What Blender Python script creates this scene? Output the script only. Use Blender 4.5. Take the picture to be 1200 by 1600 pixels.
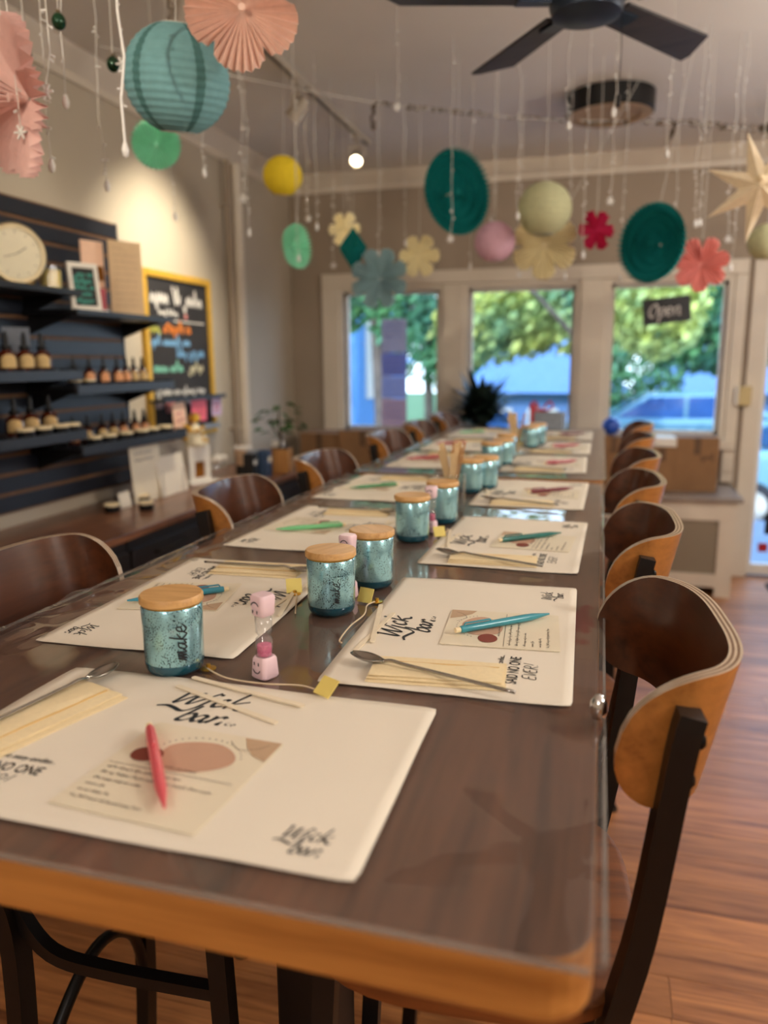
import bpy, math, random
from mathutils import Vector, Matrix, noise
random.seed(7)
PI = math.pi
scene = bpy.context.scene
for o in list(bpy.data.objects):
    bpy.data.objects.remove(o)
COL = scene.collection

# ------------------------------------------------------------------ camera
CAMZ = 1.412
def _basis(pitch, yaw, roll):
    cp, sp, cy, sy = math.cos(pitch), math.sin(pitch), math.cos(yaw), math.sin(yaw)
    F = Vector((-sy*cp, cy*cp, -sp)); r0 = Vector((cy, sy, 0)); u0 = r0.cross(F)
    r = r0*math.cos(roll) + u0*math.sin(roll); u = u0*math.cos(roll) - r0*math.sin(roll)
    return r, u, F
_r, _u, _F = _basis(0.193557, 0.273716, -0.006088)
cam_d = bpy.data.cameras.new('camera')
cam = bpy.data.objects.new('camera', cam_d); COL.objects.link(cam)
cam.matrix_world = Matrix(((_r.x, _u.x, -_F.x, 0), (_r.y, _u.y, -_F.y, 0), (_r.z, _u.z, -_F.z, CAMZ), (0, 0, 0, 1)))
cam_d.sensor_fit = 'VERTICAL'; cam_d.sensor_height = 36.0; cam_d.sensor_width = 27.0
cam_d.lens = 27.0
cam_d.clip_start = 0.02; cam_d.clip_end = 300
cam_d.dof.use_dof = True; cam_d.dof.focus_distance = 1.02; cam_d.dof.aperture_fstop = 2.7
scene.camera = cam

# ------------------------------------------------------------------ world, sun, area lights, exposure
def lin(c):
    return tuple(((x/255)/12.92 if x/255 <= .04045 else ((x/255+.055)/1.055)**2.4) for x in c)
world = bpy.data.worlds.new('sky'); scene.world = world; world.use_nodes = True
wn, wl = world.node_tree.nodes, world.node_tree.links
wn.clear()
wo = wn.new('ShaderNodeOutputWorld'); bg = wn.new('ShaderNodeBackground')
tc = wn.new('ShaderNodeTexCoord'); sx = wn.new('ShaderNodeSeparateXYZ'); rp = wn.new('ShaderNodeValToRGB')
wl.new(tc.outputs['Generated'], sx.inputs[0]); wl.new(sx.outputs['Z'], rp.inputs[0])
rp.color_ramp.elements[0].position = 0.0; rp.color_ramp.elements[0].color = (.72, .86, 1.0, 1)
rp.color_ramp.elements[1].position = .7; rp.color_ramp.elements[1].color = (.34, .58, 1.0, 1)
bg.inputs['Strength'].default_value = 5.5
wl.new(rp.outputs[0], bg.inputs['Color']); wl.new(bg.outputs[0], wo.inputs['Surface'])

def light(name, kind, loc, energy, color, aim=None, **kw):
    d = bpy.data.lights.new(name, kind); d.energy = energy; d.color = color
    for k, v in kw.items(): setattr(d, k, v)
    o = bpy.data.objects.new(name, d); COL.objects.link(o); o.location = loc
    if aim is not None:
        o.rotation_euler = (Vector(aim)-Vector(loc)).to_track_quat('-Z', 'Y').to_euler()
    return o
light('sun', 'SUN', (0, -5, 20), 3.6, (.96, .97, 1.0), aim=(6, 14, 0), angle=.01)
WARM = (1.0, .95, .90)
light('ceiling_lamp_near', 'AREA', (-.6, -1.5, 2.6), 6, WARM, aim=(-.6, -1.5, 0), size=1.2, shape='SQUARE')
light('pendant_globe_back', 'POINT', (-.3, -1.4, 2.0), 30, WARM, shadow_soft_size=.18)  # point light without fixture, added behind the camera to lift the ceiling
light('pendant_globe_right', 'POINT', (1.6, .6, 2.0), 52, WARM, shadow_soft_size=.18)  # added fill light outside the frame, brightens ceiling and walls
light('pendant_globe_aisle', 'POINT', (1.65, 3.0, 2.05), 50, WARM, shadow_soft_size=.18)  # another added fill light, beside the aisle and out of view
scene.view_settings.view_transform = 'Standard'
scene.view_settings.look = 'None'
scene.view_settings.gamma = 1.0
scene.view_settings.use_curve_mapping = False
scene.view_settings.exposure = 0.0
scene.cycles.use_denoising = True
scene.cycles.max_bounces = 8; scene.cycles.transparent_max_bounces = 16
scene.cycles.caustics_reflective = False; scene.cycles.caustics_refractive = False
scene.cycles.sample_clamp_indirect = 4.0

# ------------------------------------------------------------------ materials
def newmat(name):
    m = bpy.data.materials.new(name); m.use_nodes = True
    nt = m.node_tree; p = nt.nodes['Principled BSDF']
    return m, nt, p
def coords(nt, scale=(1, 1, 1), rand=False):
    t = nt.nodes.new('ShaderNodeTexCoord'); mp = nt.nodes.new('ShaderNodeMapping')
    mp.inputs['Scale'].default_value = scale
    nt.links.new(t.outputs['Object'], mp.inputs['Vector'])
    if rand:
        oi = nt.nodes.new('ShaderNodeObjectInfo'); ml = nt.nodes.new('ShaderNodeVectorMath'); ml.operation = 'SCALE'
        cb = nt.nodes.new('ShaderNodeCombineXYZ')
        for i in range(3): nt.links.new(oi.outputs['Random'], cb.inputs[i])
        nt.links.new(cb.outputs[0], ml.inputs[0]); ml.inputs['Scale'].default_value = 31.0
        nt.links.new(ml.outputs[0], mp.inputs['Location'])
    return mp.outputs[0]
def ramp(nt, fac, stops):
    r = nt.nodes.new('ShaderNodeValToRGB'); e = r.color_ramp.elements
    while len(e) < len(stops): e.new(.5)
    for i, (p, c) in enumerate(stops):
        e[i].position = p; e[i].color = (*c, 1)
    nt.links.new(fac, r.inputs[0]); return r.outputs[0]
def noise_tex(nt, vec, scale, detail=3, dist=0):
    n = nt.nodes.new('ShaderNodeTexNoise'); n.inputs['Scale'].default_value = scale
    n.inputs['Detail'].default_value = detail; n.inputs['Distortion'].default_value = dist
    nt.links.new(vec, n.inputs['Vector']); return n.outputs['Fac']
def bump(nt, p, h, strength, dist=.002):
    b = nt.nodes.new('ShaderNodeBump'); b.inputs['Strength'].default_value = strength; b.inputs['Distance'].default_value = dist
    nt.links.new(h, b.inputs['Height']); nt.links.new(b.outputs[0], p.inputs['Normal'])
def mat(name, c, rough=.5, metal=0., var=.12, scale=30., bmp=0., stretch=(1, 1, 1), c2=None, coat=0., emit=None, spec=.5, bdist=.002):
    m, nt, p = newmat(name)
    a = lin(c); b = lin(c2) if c2 else tuple(x*(1-var) for x in a)
    v = coords(nt, stretch); f = noise_tex(nt, v, scale)
    nt.links.new(ramp(nt, f, [(.35, b), (.65, a)]), p.inputs['Base Color'])
    p.inputs['Roughness'].default_value = rough; p.inputs['Metallic'].default_value = metal
    p.inputs['Coat Weight'].default_value = coat; p.inputs['Coat Roughness'].default_value = .08
    p.inputs['Specular IOR Level'].default_value = spec
    if emit:
        p.inputs['Emission Color'].default_value = (*lin(c), 1); p.inputs['Emission Strength'].default_value = emit
    if bmp: bump(nt, p, f, bmp, bdist)
    return m
def wood(name, dark, light_, rough=.35, axis='x', scale=6., coat=0., rand=False, spec=.5, hue=None):
    m, nt, p = newmat(name)
    st = {'x': (.35, 5, 5), 'y': (5, .35, 5), 'z': (5, 5, .35)}[axis]
    v = coords(nt, st, rand)
    n1 = noise_tex(nt, v, scale, 5, 1.2)
    n2 = noise_tex(nt, v, scale*7, 3, .3)
    ad = nt.nodes.new('ShaderNodeMath'); ad.operation = 'MULTIPLY_ADD'; ad.inputs[1].default_value = .35
    nt.links.new(n2, ad.inputs[0]); nt.links.new(n1, ad.inputs[2])
    col = ramp(nt, ad.outputs[0], [(.45, lin(dark)), (.62, tuple((x+y)/2 for x, y in zip(lin(dark), lin(light_)))), (.85, lin(light_))])
    if rand:
        oi = nt.nodes.new('ShaderNodeObjectInfo'); hv = nt.nodes.new('ShaderNodeHueSaturation')
        mr = nt.nodes.new('ShaderNodeMapRange'); mr.inputs['To Min'].default_value = .8; mr.inputs['To Max'].default_value = 1.15
        nt.links.new(oi.outputs['Random'], mr.inputs['Value']); nt.links.new(mr.outputs[0], hv.inputs['Value'])
        nt.links.new(col, hv.inputs['Color']); col = hv.outputs[0]
    nt.links.new(col, p.inputs['Base Color'])
    p.inputs['Roughness'].default_value = rough; p.inputs['Coat Weight'].default_value = coat
    p.inputs['Coat Roughness'].default_value = .1; p.inputs['Specular IOR Level'].default_value = spec
    bump(nt, p, n2, .08, .001)
    return m
def thin_paper(name, c, trans=.4, var=.1, scale=60., rough=.8):
    m, nt, p = newmat(name)
    a = lin(c); v = coords(nt); f = noise_tex(nt, v, scale)
    col = ramp(nt, f, [(.3, tuple(x*(1-var) for x in a)), (.7, a)])
    nt.links.new(col, p.inputs['Base Color']); p.inputs['Roughness'].default_value = rough
    p.inputs['Specular IOR Level'].default_value = .2
    t = nt.nodes.new('ShaderNodeBsdfTranslucent'); nt.links.new(col, t.inputs['Color'])
    mx = nt.nodes.new('ShaderNodeMixShader'); mx.inputs[0].default_value = trans
    nt.links.new(p.outputs[0], mx.inputs[1]); nt.links.new(t.outputs[0], mx.inputs[2])
    nt.links.new(mx.outputs[0], nt.nodes['Material Output'].inputs['Surface'])
    return m
def clear(name, tint=(1, 1, 1), ior=1.45, rough=.02, bstr=0., bscale=8., bdist=.004, boost=0., haze=0., hazec=(1, 1, 1), stretch=(1, 1, 1)):
    # see-through sheet: transparent below, mirror-like by Fresnel on top
    m = bpy.data.materials.new(name); m.use_nodes = True; nt = m.node_tree; nt.nodes.clear()
    out = nt.nodes.new('ShaderNodeOutputMaterial'); mx = nt.nodes.new('ShaderNodeMixShader')
    tr = nt.nodes.new('ShaderNodeBsdfTransparent'); tr.inputs['Color'].default_value = (*tint, 1)
    gl = nt.nodes.new('ShaderNodeBsdfGlossy'); gl.inputs['Roughness'].default_value = rough
    fr = nt.nodes.new('ShaderNodeLayerWeight'); fr.inputs['Blend'].default_value = .5
    pw_ = nt.nodes.new('ShaderNodeMath'); pw_.operation = 'POWER'; pw_.inputs[1].default_value = 4.5
    r0 = ((ior-1)/(ior+1))**2+boost
    ad = nt.nodes.new('ShaderNodeMath'); ad.operation = 'MULTIPLY_ADD'; ad.inputs[1].default_value = 1-r0; ad.inputs[2].default_value = r0; ad.use_clamp = True
    nt.links.new(fr.outputs['Facing'], pw_.inputs[0]); nt.links.new(pw_.outputs[0], ad.inputs[0]); nt.links.new(ad.outputs[0], mx.inputs[0])
    v = coords(nt, stretch); f = noise_tex(nt, v, bscale, 2)
    if bstr:
        b = nt.nodes.new('ShaderNodeBump'); b.inputs['Strength'].default_value = bstr; b.inputs['Distance'].default_value = bdist
        nt.links.new(f, b.inputs['Height']); nt.links.new(b.outputs[0], gl.inputs['Normal']); nt.links.new(b.outputs[0], fr.inputs['Normal'])
    base = tr.outputs[0]
    if haze:
        df = nt.nodes.new('ShaderNodeBsdfDiffuse'); df.inputs['Color'].default_value = (*hazec, 1)
        m2 = nt.nodes.new('ShaderNodeMixShader')
        r = nt.nodes.new('ShaderNodeMapRange'); r.inputs['To Min'].default_value = haze*.5; r.inputs['To Max'].default_value = haze*1.5
        nt.links.new(f, r.inputs['Value']); nt.links.new(r.outputs[0], m2.inputs[0])
        nt.links.new(base, m2.inputs[1]); nt.links.new(df.outputs[0], m2.inputs[2]); base = m2.outputs[0]
    nt.links.new(base, mx.inputs[1]); nt.links.new(gl.outputs[0], mx.inputs[2]); nt.links.new(mx.outputs[0], out.inputs['Surface'])
    return m
def speckle(name):
    # mercury glass: silvered teal with dark flecks, denser towards the foot
    m, nt, p = newmat(name)
    v = coords(nt)
    n = noise_tex(nt, v, 620, 2); n2 = noise_tex(nt, v, 35, 2)
    ad = nt.nodes.new('ShaderNodeMath'); ad.operation = 'MULTIPLY_ADD'; ad.inputs[1].default_value = .35
    nt.links.new(n2, ad.inputs[0]); nt.links.new(n, ad.inputs[2])
    fac = ramp(nt, ad.outputs[0], [(.775, (0, 0, 0)), (.81, (1, 1, 1))])
    mx = nt.nodes.new('ShaderNodeMix'); mx.data_type = 'RGBA'
    nt.links.new(fac, mx.inputs['Factor'])
    mx.inputs['A'].default_value = (*lin((160, 214, 226)), 1); mx.inputs['B'].default_value = (*lin((14, 42, 52)), 1)
    nt.links.new(mx.outputs['Result'], p.inputs['Base Color'])
    p.inputs['Metallic'].default_value = .6; p.inputs['Roughness'].default_value = .2
    p.inputs['Coat Weight'].default_value = .6; p.inputs['Coat Roughness'].default_value = .03
    return m

M = {}
M['wall'] = mat('wall_paint', (196, 184, 164), .7, var=.05, scale=3, bmp=.04)
M['wall_far'] = mat('wall_paint_taupe', (166, 150, 132), .7, var=.06, scale=3, bmp=.04)  # same paint as the other walls, with shade put into the colour
M['ceiling'] = mat('ceiling_paint', (236, 230, 222), .8, var=.05, scale=2, bmp=.05)
M['trim'] = mat('trim_paint', (226, 214, 196), .45, var=.05, scale=6)
M['plank'] = wood('laminate_plank', (128, 74, 40), (200, 134, 80), .42, 'x', 4.5, rand=True, coat=.05)
M['floor'] = mat('underlay', (70, 42, 26), .7)
M['table'] = wood('table_wood', (74, 46, 32), (124, 82, 58), .4, 'y', 4)
M['table_edge'] = wood('table_edge_wood', (158, 100, 44), (206, 142, 72), .4, 'x', 5)
M['vinyl'] = clear('clear_vinyl', (.93, .93, .92), 1.5, .035, .35, 6, .006, .015, .07, (.55, .5, .46))
M['vinyl_rim'] = clear('vinyl_rim', (.72, .72, .7), 1.5, .08, 0, 6, .004, .05, .25, (.6, .56, .52))
M['paper'] = mat('matte_paper', (244, 234, 216), .75, var=.02, scale=8)
M['ink'] = mat('black_ink', (28, 30, 36), .6, var=.1)
M['card'] = mat('cream_card', (242, 230, 204), .5, var=.03, scale=10)
M['blush'] = mat('blush_print', (206, 164, 138), .55, var=.06)
M['russet'] = mat('russet_print', (138, 66, 52), .55, var=.08)
M['tan'] = mat('tan_print', (200, 168, 136), .55, var=.08)
M['greyink'] = mat('grey_ink', (96, 84, 74), .6)
M['napkin'] = mat('cream_napkin', (250, 230, 186), .9, var=.05, scale=200, bmp=.15)
M['napkin_fold'] = mat('napkin_fold', (232, 196, 130), .9, var=.08, scale=90)
M['steel'] = mat('brushed_steel', (176, 172, 166), .22, 1., .1, 60)
M['chrome'] = mat('chrome', (220, 220, 220), .08, 1., .05, 20)
M['jar'] = speckle('mercury_glass')
M['jar_base'] = mat('teal_glass_foot', (18, 88, 108), .06, .25, .4, 40, coat=.8)
M['bamboo'] = wood('bamboo', (186, 134, 76), (224, 178, 116), .45, 'x', 9)
M['gold'] = mat('gold', (216, 170, 70), .3, 1., .1, 30)
M['champagne'] = mat('champagne_metal', (224, 208, 170), .3, .8, .1, 30)
M['goldpaint'] = mat('gold_paint', (224, 176, 62), .45, .25, .15, 20)
M['pinkplastic'] = mat('pale_pink_plastic', (246, 214, 222), .35, var=.04)
M['pinksand'] = mat('pink_sand', (240, 110, 160), .8, var=.2, scale=400)
M['glass'] = clear('clear_glass', (.96, .97, .97), 1.45, .02, boost=.03)
M['tubeglass'] = clear('timer_glass', (.95, .95, .95), 1.5, .03, boost=.06, haze=.1, hazec=(.9, .88, .88))
M['pane'] = clear('window_glass', (.95, .97, .98), 1.3, .01, boost=0)
M['stick'] = mat('pale_wood_stick', (226, 196, 150), .7, var=.12, scale=40)
M['strip'] = mat('pale_wax_strip', (248, 234, 206), .6, var=.05, scale=60)
M['stick2'] = mat('tan_wood_stick', (190, 138, 84), .7, var=.12, scale=40)
M['yellow'] = mat('yellow_sticker', (244, 222, 124), .6, var=.05)
M['cord'] = mat('waxed_cord', (232, 210, 176), .7, var=.1)
M['darkmetal'] = mat('black_powder_coat', (20, 18, 18), .42, .3, .2, 80)
M['ply'] = wood('stained_ply', (46, 23, 11), (88, 46, 22), .3, 'y', 3.5, coat=.25)  # same stain as the outer face, darkened for shade inside the backrest
M['seatply'] = wood('stained_seat', (84, 44, 20), (132, 76, 36), .5, 'x', 3.5, spec=.3)
M['plyout'] = wood('stained_ply_back', (126, 78, 32), (182, 120, 58), .34, 'y', 3.5, coat=.2)  # lit copy of the backrest stain, for the outer face
M['plyedge'] = mat('ply_edge_light', (206, 186, 162), .35, var=.1, scale=60)
M['plyedge2'] = mat('ply_edge_dark', (120, 88, 62), .4, var=.1, scale=60)
M['bolt'] = mat('black_bolt', (26, 25, 26), .25, .8, .1)
M['slat'] = mat('slatwall_navy', (31, 37, 50), .4, var=.15, scale=12)
M['groove'] = mat('slatwall_groove', (128, 92, 62), .6, var=.15)
M['black'] = mat('black_shelf', (17, 17, 20), .38, var=.2, scale=20)
M['lip'] = mat('charcoal_shelf_front', (36, 39, 47), .4, var=.15)
M['amber'] = mat('amber_glass', (92, 34, 12), .08, 0, .3, 30, coat=.7)
M['label'] = mat('peach_label', (246, 176, 124), .6, var=.06)
M['label2'] = mat('cream_label', (222, 190, 130), .6, var=.06)
M['dropper'] = mat('black_rubber', (14, 14, 15), .5, var=.2)
M['cream'] = mat('cream_wax', (252, 232, 190), .5, var=.05)
M['ivory'] = mat('ivory_face', (246, 236, 206), .5, var=.04)
M['yellowcandle'] = mat('pale_yellow_candle', (252, 226, 140), .4, var=.08, scale=15)
M['amberwood'] = mat('amber_glow', (150, 92, 20), .3, .2, .2, 10)
M['board'] = mat('chalkboard', (44, 42, 44), .8, var=.25, scale=5)
for n, c in dict(chalk_white=(236, 232, 226), chalk_orange=(240, 140, 60), chalk_blue=(130, 184, 230), chalk_green=(140, 214, 190), chalk_yellow=(222, 224, 110), chalk_lilac=(206, 190, 210), chalk_pink=(236, 150, 146), chalk_cream=(222, 214, 180)).items():
    M[n] = mat(n, c, .9, var=.3, scale=60)
M['walnut'] = wood('walnut_counter', (80, 50, 35), (156, 104, 74), .3, 'y', 4, coat=.15)
M['cabinet'] = mat('dark_cabinet', (34, 29, 30), .45, var=.2, scale=10)
M['cardboard'] = mat('cardboard', (146, 108, 72), .8, var=.1, scale=12)
M['tape'] = mat('box_print', (104, 76, 52), .7)
M['white'] = mat('white_plastic', (236, 230, 220), .45, var=.04)
M['switch'] = mat('aged_ivory_plastic', (206, 184, 130), .45, var=.06)
M['stone'] = mat('grey_stone_top', (150, 140, 132), .3, var=.15, scale=14)
M['mesh'] = mat('perforated_panel', (150, 136, 116), .6, var=.2, scale=220)
M['fanblade'] = wood('fan_blade_dark', (36, 33, 36), (62, 56, 56), .5, 'x', 5)
M['fanhub'] = mat('fan_hub_blueblack', (40, 52, 68), .35, .5, .1)
M['diffuser'] = mat('frosted_diffuser', (226, 222, 226), .5, var=.02)
M['ringwood'] = wood('ring_wood', (150, 122, 88), (184, 152, 112), .5, 'x', 6)
M['track'] = mat('track_white', (196, 186, 170), .4, var=.05)
M['lampface'] = mat('lit_lamp_face', (255, 236, 196), .4, var=.0, emit=14)
M['lampdark'] = mat('lamp_inside', (34, 28, 24), .4, .2)
M['leafwire'] = mat('garland_wire', (106, 86, 58), .6, var=.3, scale=90)
M['fairy'] = mat('clear_fairy_wire', (226, 222, 214), .4, var=.1)
M['fairylit'] = mat('frosted_drop', (244, 242, 238), .3, var=.05)
M['ornament'] = mat('green_glass_bauble', (12, 70, 40), .1, .5, .3, 60, coat=.5)
M['potwood'] = wood('wood_pot', (150, 98, 44), (190, 134, 70), .5, 'z', 8)
M['leaf'] = mat('plant_leaf', (64, 112, 52), .5, c2=(38, 78, 34), scale=30)
M['darkleaf'] = mat('dark_plant_leaf', (34, 52, 42), .5, c2=(16, 28, 24), scale=20)
M['red'] = mat('red_bow', (186, 30, 44), .5, var=.2)
M['blueball'] = mat('blue_ball', (40, 84, 190), .3, var=.08)
M['pinkcard'] = mat('pink_card', (240, 110, 130), .6, var=.08)
M['peachcard'] = mat('peach_card', (248, 206, 178), .6, var=.05)
M['lilaccard'] = mat('lilac_card', (206, 178, 210), .6, var=.05)
M['mint'] = mat('teal_print', (64, 150, 138), .6, var=.2, scale=60)
M['kraft'] = mat('tan_menu', (214, 184, 146), .7, var=.05)
M['rosebox'] = mat('rose_box', (196, 84, 96), .55, var=.12, scale=40)
M['greybox'] = mat('grey_box', (140, 148, 160), .55, var=.15, scale=40)
M['doormat'] = mat('black_mat', (22, 24, 30), .9, var=.3, scale=200)
M['bluebox'] = mat('blue_pattern_box', (70, 96, 140), .5, c2=(30, 50, 60), scale=90)
M['asphalt'] = mat('asphalt', (66, 80, 104), .9, var=.15, scale=3)
M['walk'] = mat('pavement', (118, 126, 138), .9, var=.1, scale=3)
M['grass'] = mat('grass', (70, 104, 46), .9, c2=(50, 84, 36), scale=4)
M['bark'] = mat('bark', (98, 84, 72), .9, var=.4, scale=8, bmp=.3)
M['foliage'] = mat('foliage_yellow_green', (204, 204, 96), .6, c2=(92, 146, 112), scale=.9)
M['foliage2'] = mat('foliage_green', (92, 144, 80), .6, c2=(52, 104, 84), scale=1.3)
M['bluehouse'] = mat('blue_siding', (92, 124, 168), .7, var=.08, scale=2)
M['skyhouse'] = mat('bright_blue_siding', (88, 140, 192), .7, var=.06, scale=2)
M['roof'] = mat('grey_roof', (88, 120, 160), .8, var=.15, scale=6)
M['lavhouse'] = mat('lavender_siding', (136, 116, 154), .7, var=.08, scale=2)
M['carpaint'] = mat('pale_car_paint', (112, 154, 168), .2, .1, .05, 2, coat=.6)
M['carglass'] = mat('car_glass', (54, 92, 150), .08, 0, .2, 2, coat=.4)
M['tyre'] = mat('tyre', (26, 28, 32), .8)
def paperset(n, c, t=.2): M[n] = thin_paper(n, c, t)
for n, c in dict(p_teal=(136, 190, 196), p_yellow=(255, 228, 60), p_pink=(236, 190, 208), p_sage=(206, 206, 164), p_peach=(252, 218, 202), p_blush=(244, 204, 196), p_mint=(170, 244, 212), p_deep=(18, 130, 128), p_cream=(255, 242, 200), p_ice=(170, 198, 202), p_magenta=(196, 40, 84), p_coral=(252, 168, 158), p_star=(252, 236, 206), p_seam=(92, 140, 140)).items():
    paperset(n, c)
for n, c in dict(f_grey=(190, 178, 182), f_peri=(158, 156, 186), f_lav=(182, 180, 200), f_pink=(204, 176, 178)).items(): M[n] = thin_paper(n, c, .7)
def penmat(n, c): M[n] = mat(n, c, .3, var=.04, coat=.3)
for n, c in dict(pen_pink=(226, 96, 104), pen_teal=(60, 150, 166), pen_blue=(56, 146, 172), pen_green=(120, 200, 140), pen_dkteal=(30, 110, 104), pen_wine=(120, 50, 62), pen_red=(178, 66, 84), pen_grn2=(74, 140, 92)).items(): penmat(n, c)

# ------------------------------------------------------------------ mesh helpers
class MB:
    def __init__(s): s.v = []; s.f = []; s.m = []; s.T = None; s.mi = 0
    def add(s, vs, fs, mi=None):
        b = len(s.v)
        s.v += [tuple(s.T @ Vector(p)) if s.T else tuple(p) for p in vs]
        s.f += [tuple(i+b for i in f) for f in fs]; s.m += [s.mi if mi is None else mi]*len(fs)
        return s
    def box(s, x0, x1, y0, y1, z0, z1, mi=None):
        return s.add([(x0, y0, z0), (x1, y0, z0), (x1, y1, z0), (x0, y1, z0), (x0, y0, z1), (x1, y0, z1), (x1, y1, z1), (x0, y1, z1)],
                     [(0, 3, 2, 1), (4, 5, 6, 7), (0, 1, 5, 4), (1, 2, 6, 5), (2, 3, 7, 6), (3, 0, 4, 7)], mi)
    def prism(s, poly, z0, z1, mi=None, side=None):
        n = len(poly)
        s.add([(x, y, z0) for x, y in poly]+[(x, y, z1) for x, y in poly], [tuple(reversed(range(n))), tuple(range(n, 2*n))], mi)
        b = len(s.v)-2*n; fs = [(b+i, b+(i+1) % n, b+n+(i+1) % n, b+n+i) for i in range(n)]
        s.f += fs; s.m += [(mi if mi is not None else s.mi) if side is None else side]*n
        return s
    def lathe(s, prof, n=24, c=(0, 0, 0), sc=None, mi=None):
        vs = []; fs = []; k = len(prof)
        for j, (r, z) in enumerate(prof):
            for i in range(n):
                a = 2*PI*i/n; q = sc(a) if sc else 1
                vs.append((c[0]+r*q*math.cos(a), c[1]+r*q*math.sin(a), c[2]+z))
        for j in range(k-1):
            for i in range(n):
                i2 = (i+1) % n; fs.append((j*n+i, j*n+i2, (j+1)*n+i2, (j+1)*n+i))
        if prof[0][0] > 1e-4: fs.append(tuple(reversed(range(n))))
        if prof[-1][0] > 1e-4: fs.append(tuple(range((k-1)*n, k*n)))
        return s.add(vs, fs, mi)
    def tube(s, pts, r, n=6, closed=False, sq=None, mi=None):
        pts = [Vector(p) for p in pts]; k = len(pts); vs = []; fs = []
        up = Vector((0, 0, 1)); prev = None
        for i, p in enumerate(pts):
            if closed: t = pts[(i+1) % k]-pts[i-1]
            else: t = pts[min(i+1, k-1)]-pts[max(i-1, 0)]
            t = t.normalized() if t.length > 1e-9 else Vector((0, 0, 1))
            if prev is None:
                ref = up if abs(t.z) < .9 else Vector((0, 1, 0))
                a = t.cross(ref).normalized()
            else:
                a = (prev - t*prev.dot(t)).normalized()
            prev = a; b = t.cross(a)
            rr = r[i] if isinstance(r, (list, tuple)) else r
            for j in range(n):
                an = 2*PI*(j+.5)/n
                ra, rb = (rr, rr) if sq is None else sq
                if sq is None: vs.append(p+a*math.cos(an)*ra+b*math.sin(an)*rb)
                else: vs.append(p+a*(ra if math.cos(an) > 0 else -ra)+b*(rb if math.sin(an) > 0 else -rb))
        for i in range(k if closed else k-1):
            i2 = (i+1) % k
            for j in range(n):
                j2 = (j+1) % n; fs.append((i*n+j, i*n+j2, i2*n+j2, i2*n+j))
        if not closed: fs += [tuple(reversed(range(n))), tuple(range((k-1)*n, k*n))]
        return s.add([tuple(v) for v in vs], fs, mi)
    def ribbon(s, pts, w, z=0., pen=None, plane='xy'):
        n = len(pts)
        vs = []
        for i in range(n):
            a = Vector(pts[max(i-1, 0)]); b = Vector(pts[min(i+1, n-1)]); d = b-a
            d = d.normalized() if d.length > 1e-9 else Vector((1, 0))
            nn = Vector((-d.y, d.x)); ww = w
            if pen is not None: ww = w*(.3+.7*abs(math.sin(math.atan2(d.y, d.x)-pen)))
            for sg in (1, -1):
                q = Vector(pts[i])+nn*ww*.5*sg
                vs.append((q.x, q.y, z) if plane == 'xy' else (q.x, z, q.y))
        return s.add(vs, [(2*i, 2*i+1, 2*i+3, 2*i+2) for i in range(n-1)])
    def disc(s, cx, cy, rx, ry, z=0, n=24, wob=0, mi=None):
        vs = [(cx+rx*(1+wob*math.sin(3*a+1))*math.cos(a), cy+ry*(1+wob*math.sin(2*a))*math.sin(a), z) for a in [2*PI*i/n for i in range(n)]]
        return s.add(vs, [tuple(range(n))], mi)
    def build(s, name, mats, parent=None, smooth=False, bevel=0., loc=None):
        me = bpy.data.meshes.new(name); me.from_pydata(s.v, [], s.f)
        if not isinstance(mats, (list, tuple)): mats = [mats]
        for m in mats: me.materials.append(M[m] if isinstance(m, str) else m)
        if len(mats) > 1: me.polygons.foreach_set('material_index', s.m)
        if smooth is not False:
            me.polygons.foreach_set('use_smooth', [True]*len(me.polygons))
            if smooth is not True:
                try: me.set_sharp_from_angle(angle=math.radians(smooth))
                except Exception: pass
        me.update()
        o = bpy.data.objects.new(name, me); COL.objects.link(o)
        if parent: o.parent = parent
        if loc: o.location = loc
        if bevel:
            b = o.modifiers.new('bevel', 'BEVEL'); b.width = bevel; b.segments = 2; b.limit_method = 'ANGLE'; b.angle_limit = math.radians(40)
        return o
def tag(o, label, cat, group=None, kind=None):
    o['label'] = label; o['category'] = cat
    if group: o['group'] = group
    if kind: o['kind'] = kind
    return o
def thing(name, label, cat, loc=(0, 0, 0), rz=0., group=None):
    o = bpy.data.objects.new(name, None); COL.objects.link(o); o.location = loc; o.rotation_euler = (0, 0, rz)
    o.empty_display_size = .05
    return tag(o, label, cat, group)
def struct(o): o['kind'] = 'structure'; return o
def dup(root, loc, rz=0., label=None, group=None):
    def cp(o, par):
        c = o.copy(); COL.objects.link(c)
        if par: c.parent = par
        for ch in o.children: cp(ch, c)
        return c
    r = cp(root, None); r.location = loc; r.rotation_euler = (0, 0, rz)
    if label: r['label'] = label
    if group: r['group'] = group
    return r
def spline(pts, k=8):
    out = []; P = [Vector(p) for p in pts]; n = len(P)
    for i in range(n-1):
        p0, p1, p2, p3 = P[max(i-1, 0)], P[i], P[i+1], P[min(i+2, n-1)]
        for j in range(k):
            t = j/k
            out.append(.5*((2*p1)+(p2-p0)*t+(2*p0-5*p1+4*p2-p3)*t*t+(3*p1-p0-3*p2+p3)*t**3))
    out.append(P[-1]); return out
def rrect(x0, x1, y0, y1, r, n=5):
    out = []
    for cx, cy, a0 in ((x1-r, y1-r, 0), (x0+r, y1-r, 90), (x0+r, y0+r, 180), (x1-r, y0+r, 270)):
        for i in range(n+1):
            a = math.radians(a0+90*i/n); out.append((cx+r*math.cos(a), cy+r*math.sin(a)))
    return out
def boxobj(name, m, x0, x1, y0, y1, z0, z1, parent=None, bevel=0.):
    return MB().box(x0, x1, y0, y1, z0, z1).build(name, m, parent, bevel=bevel)

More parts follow.
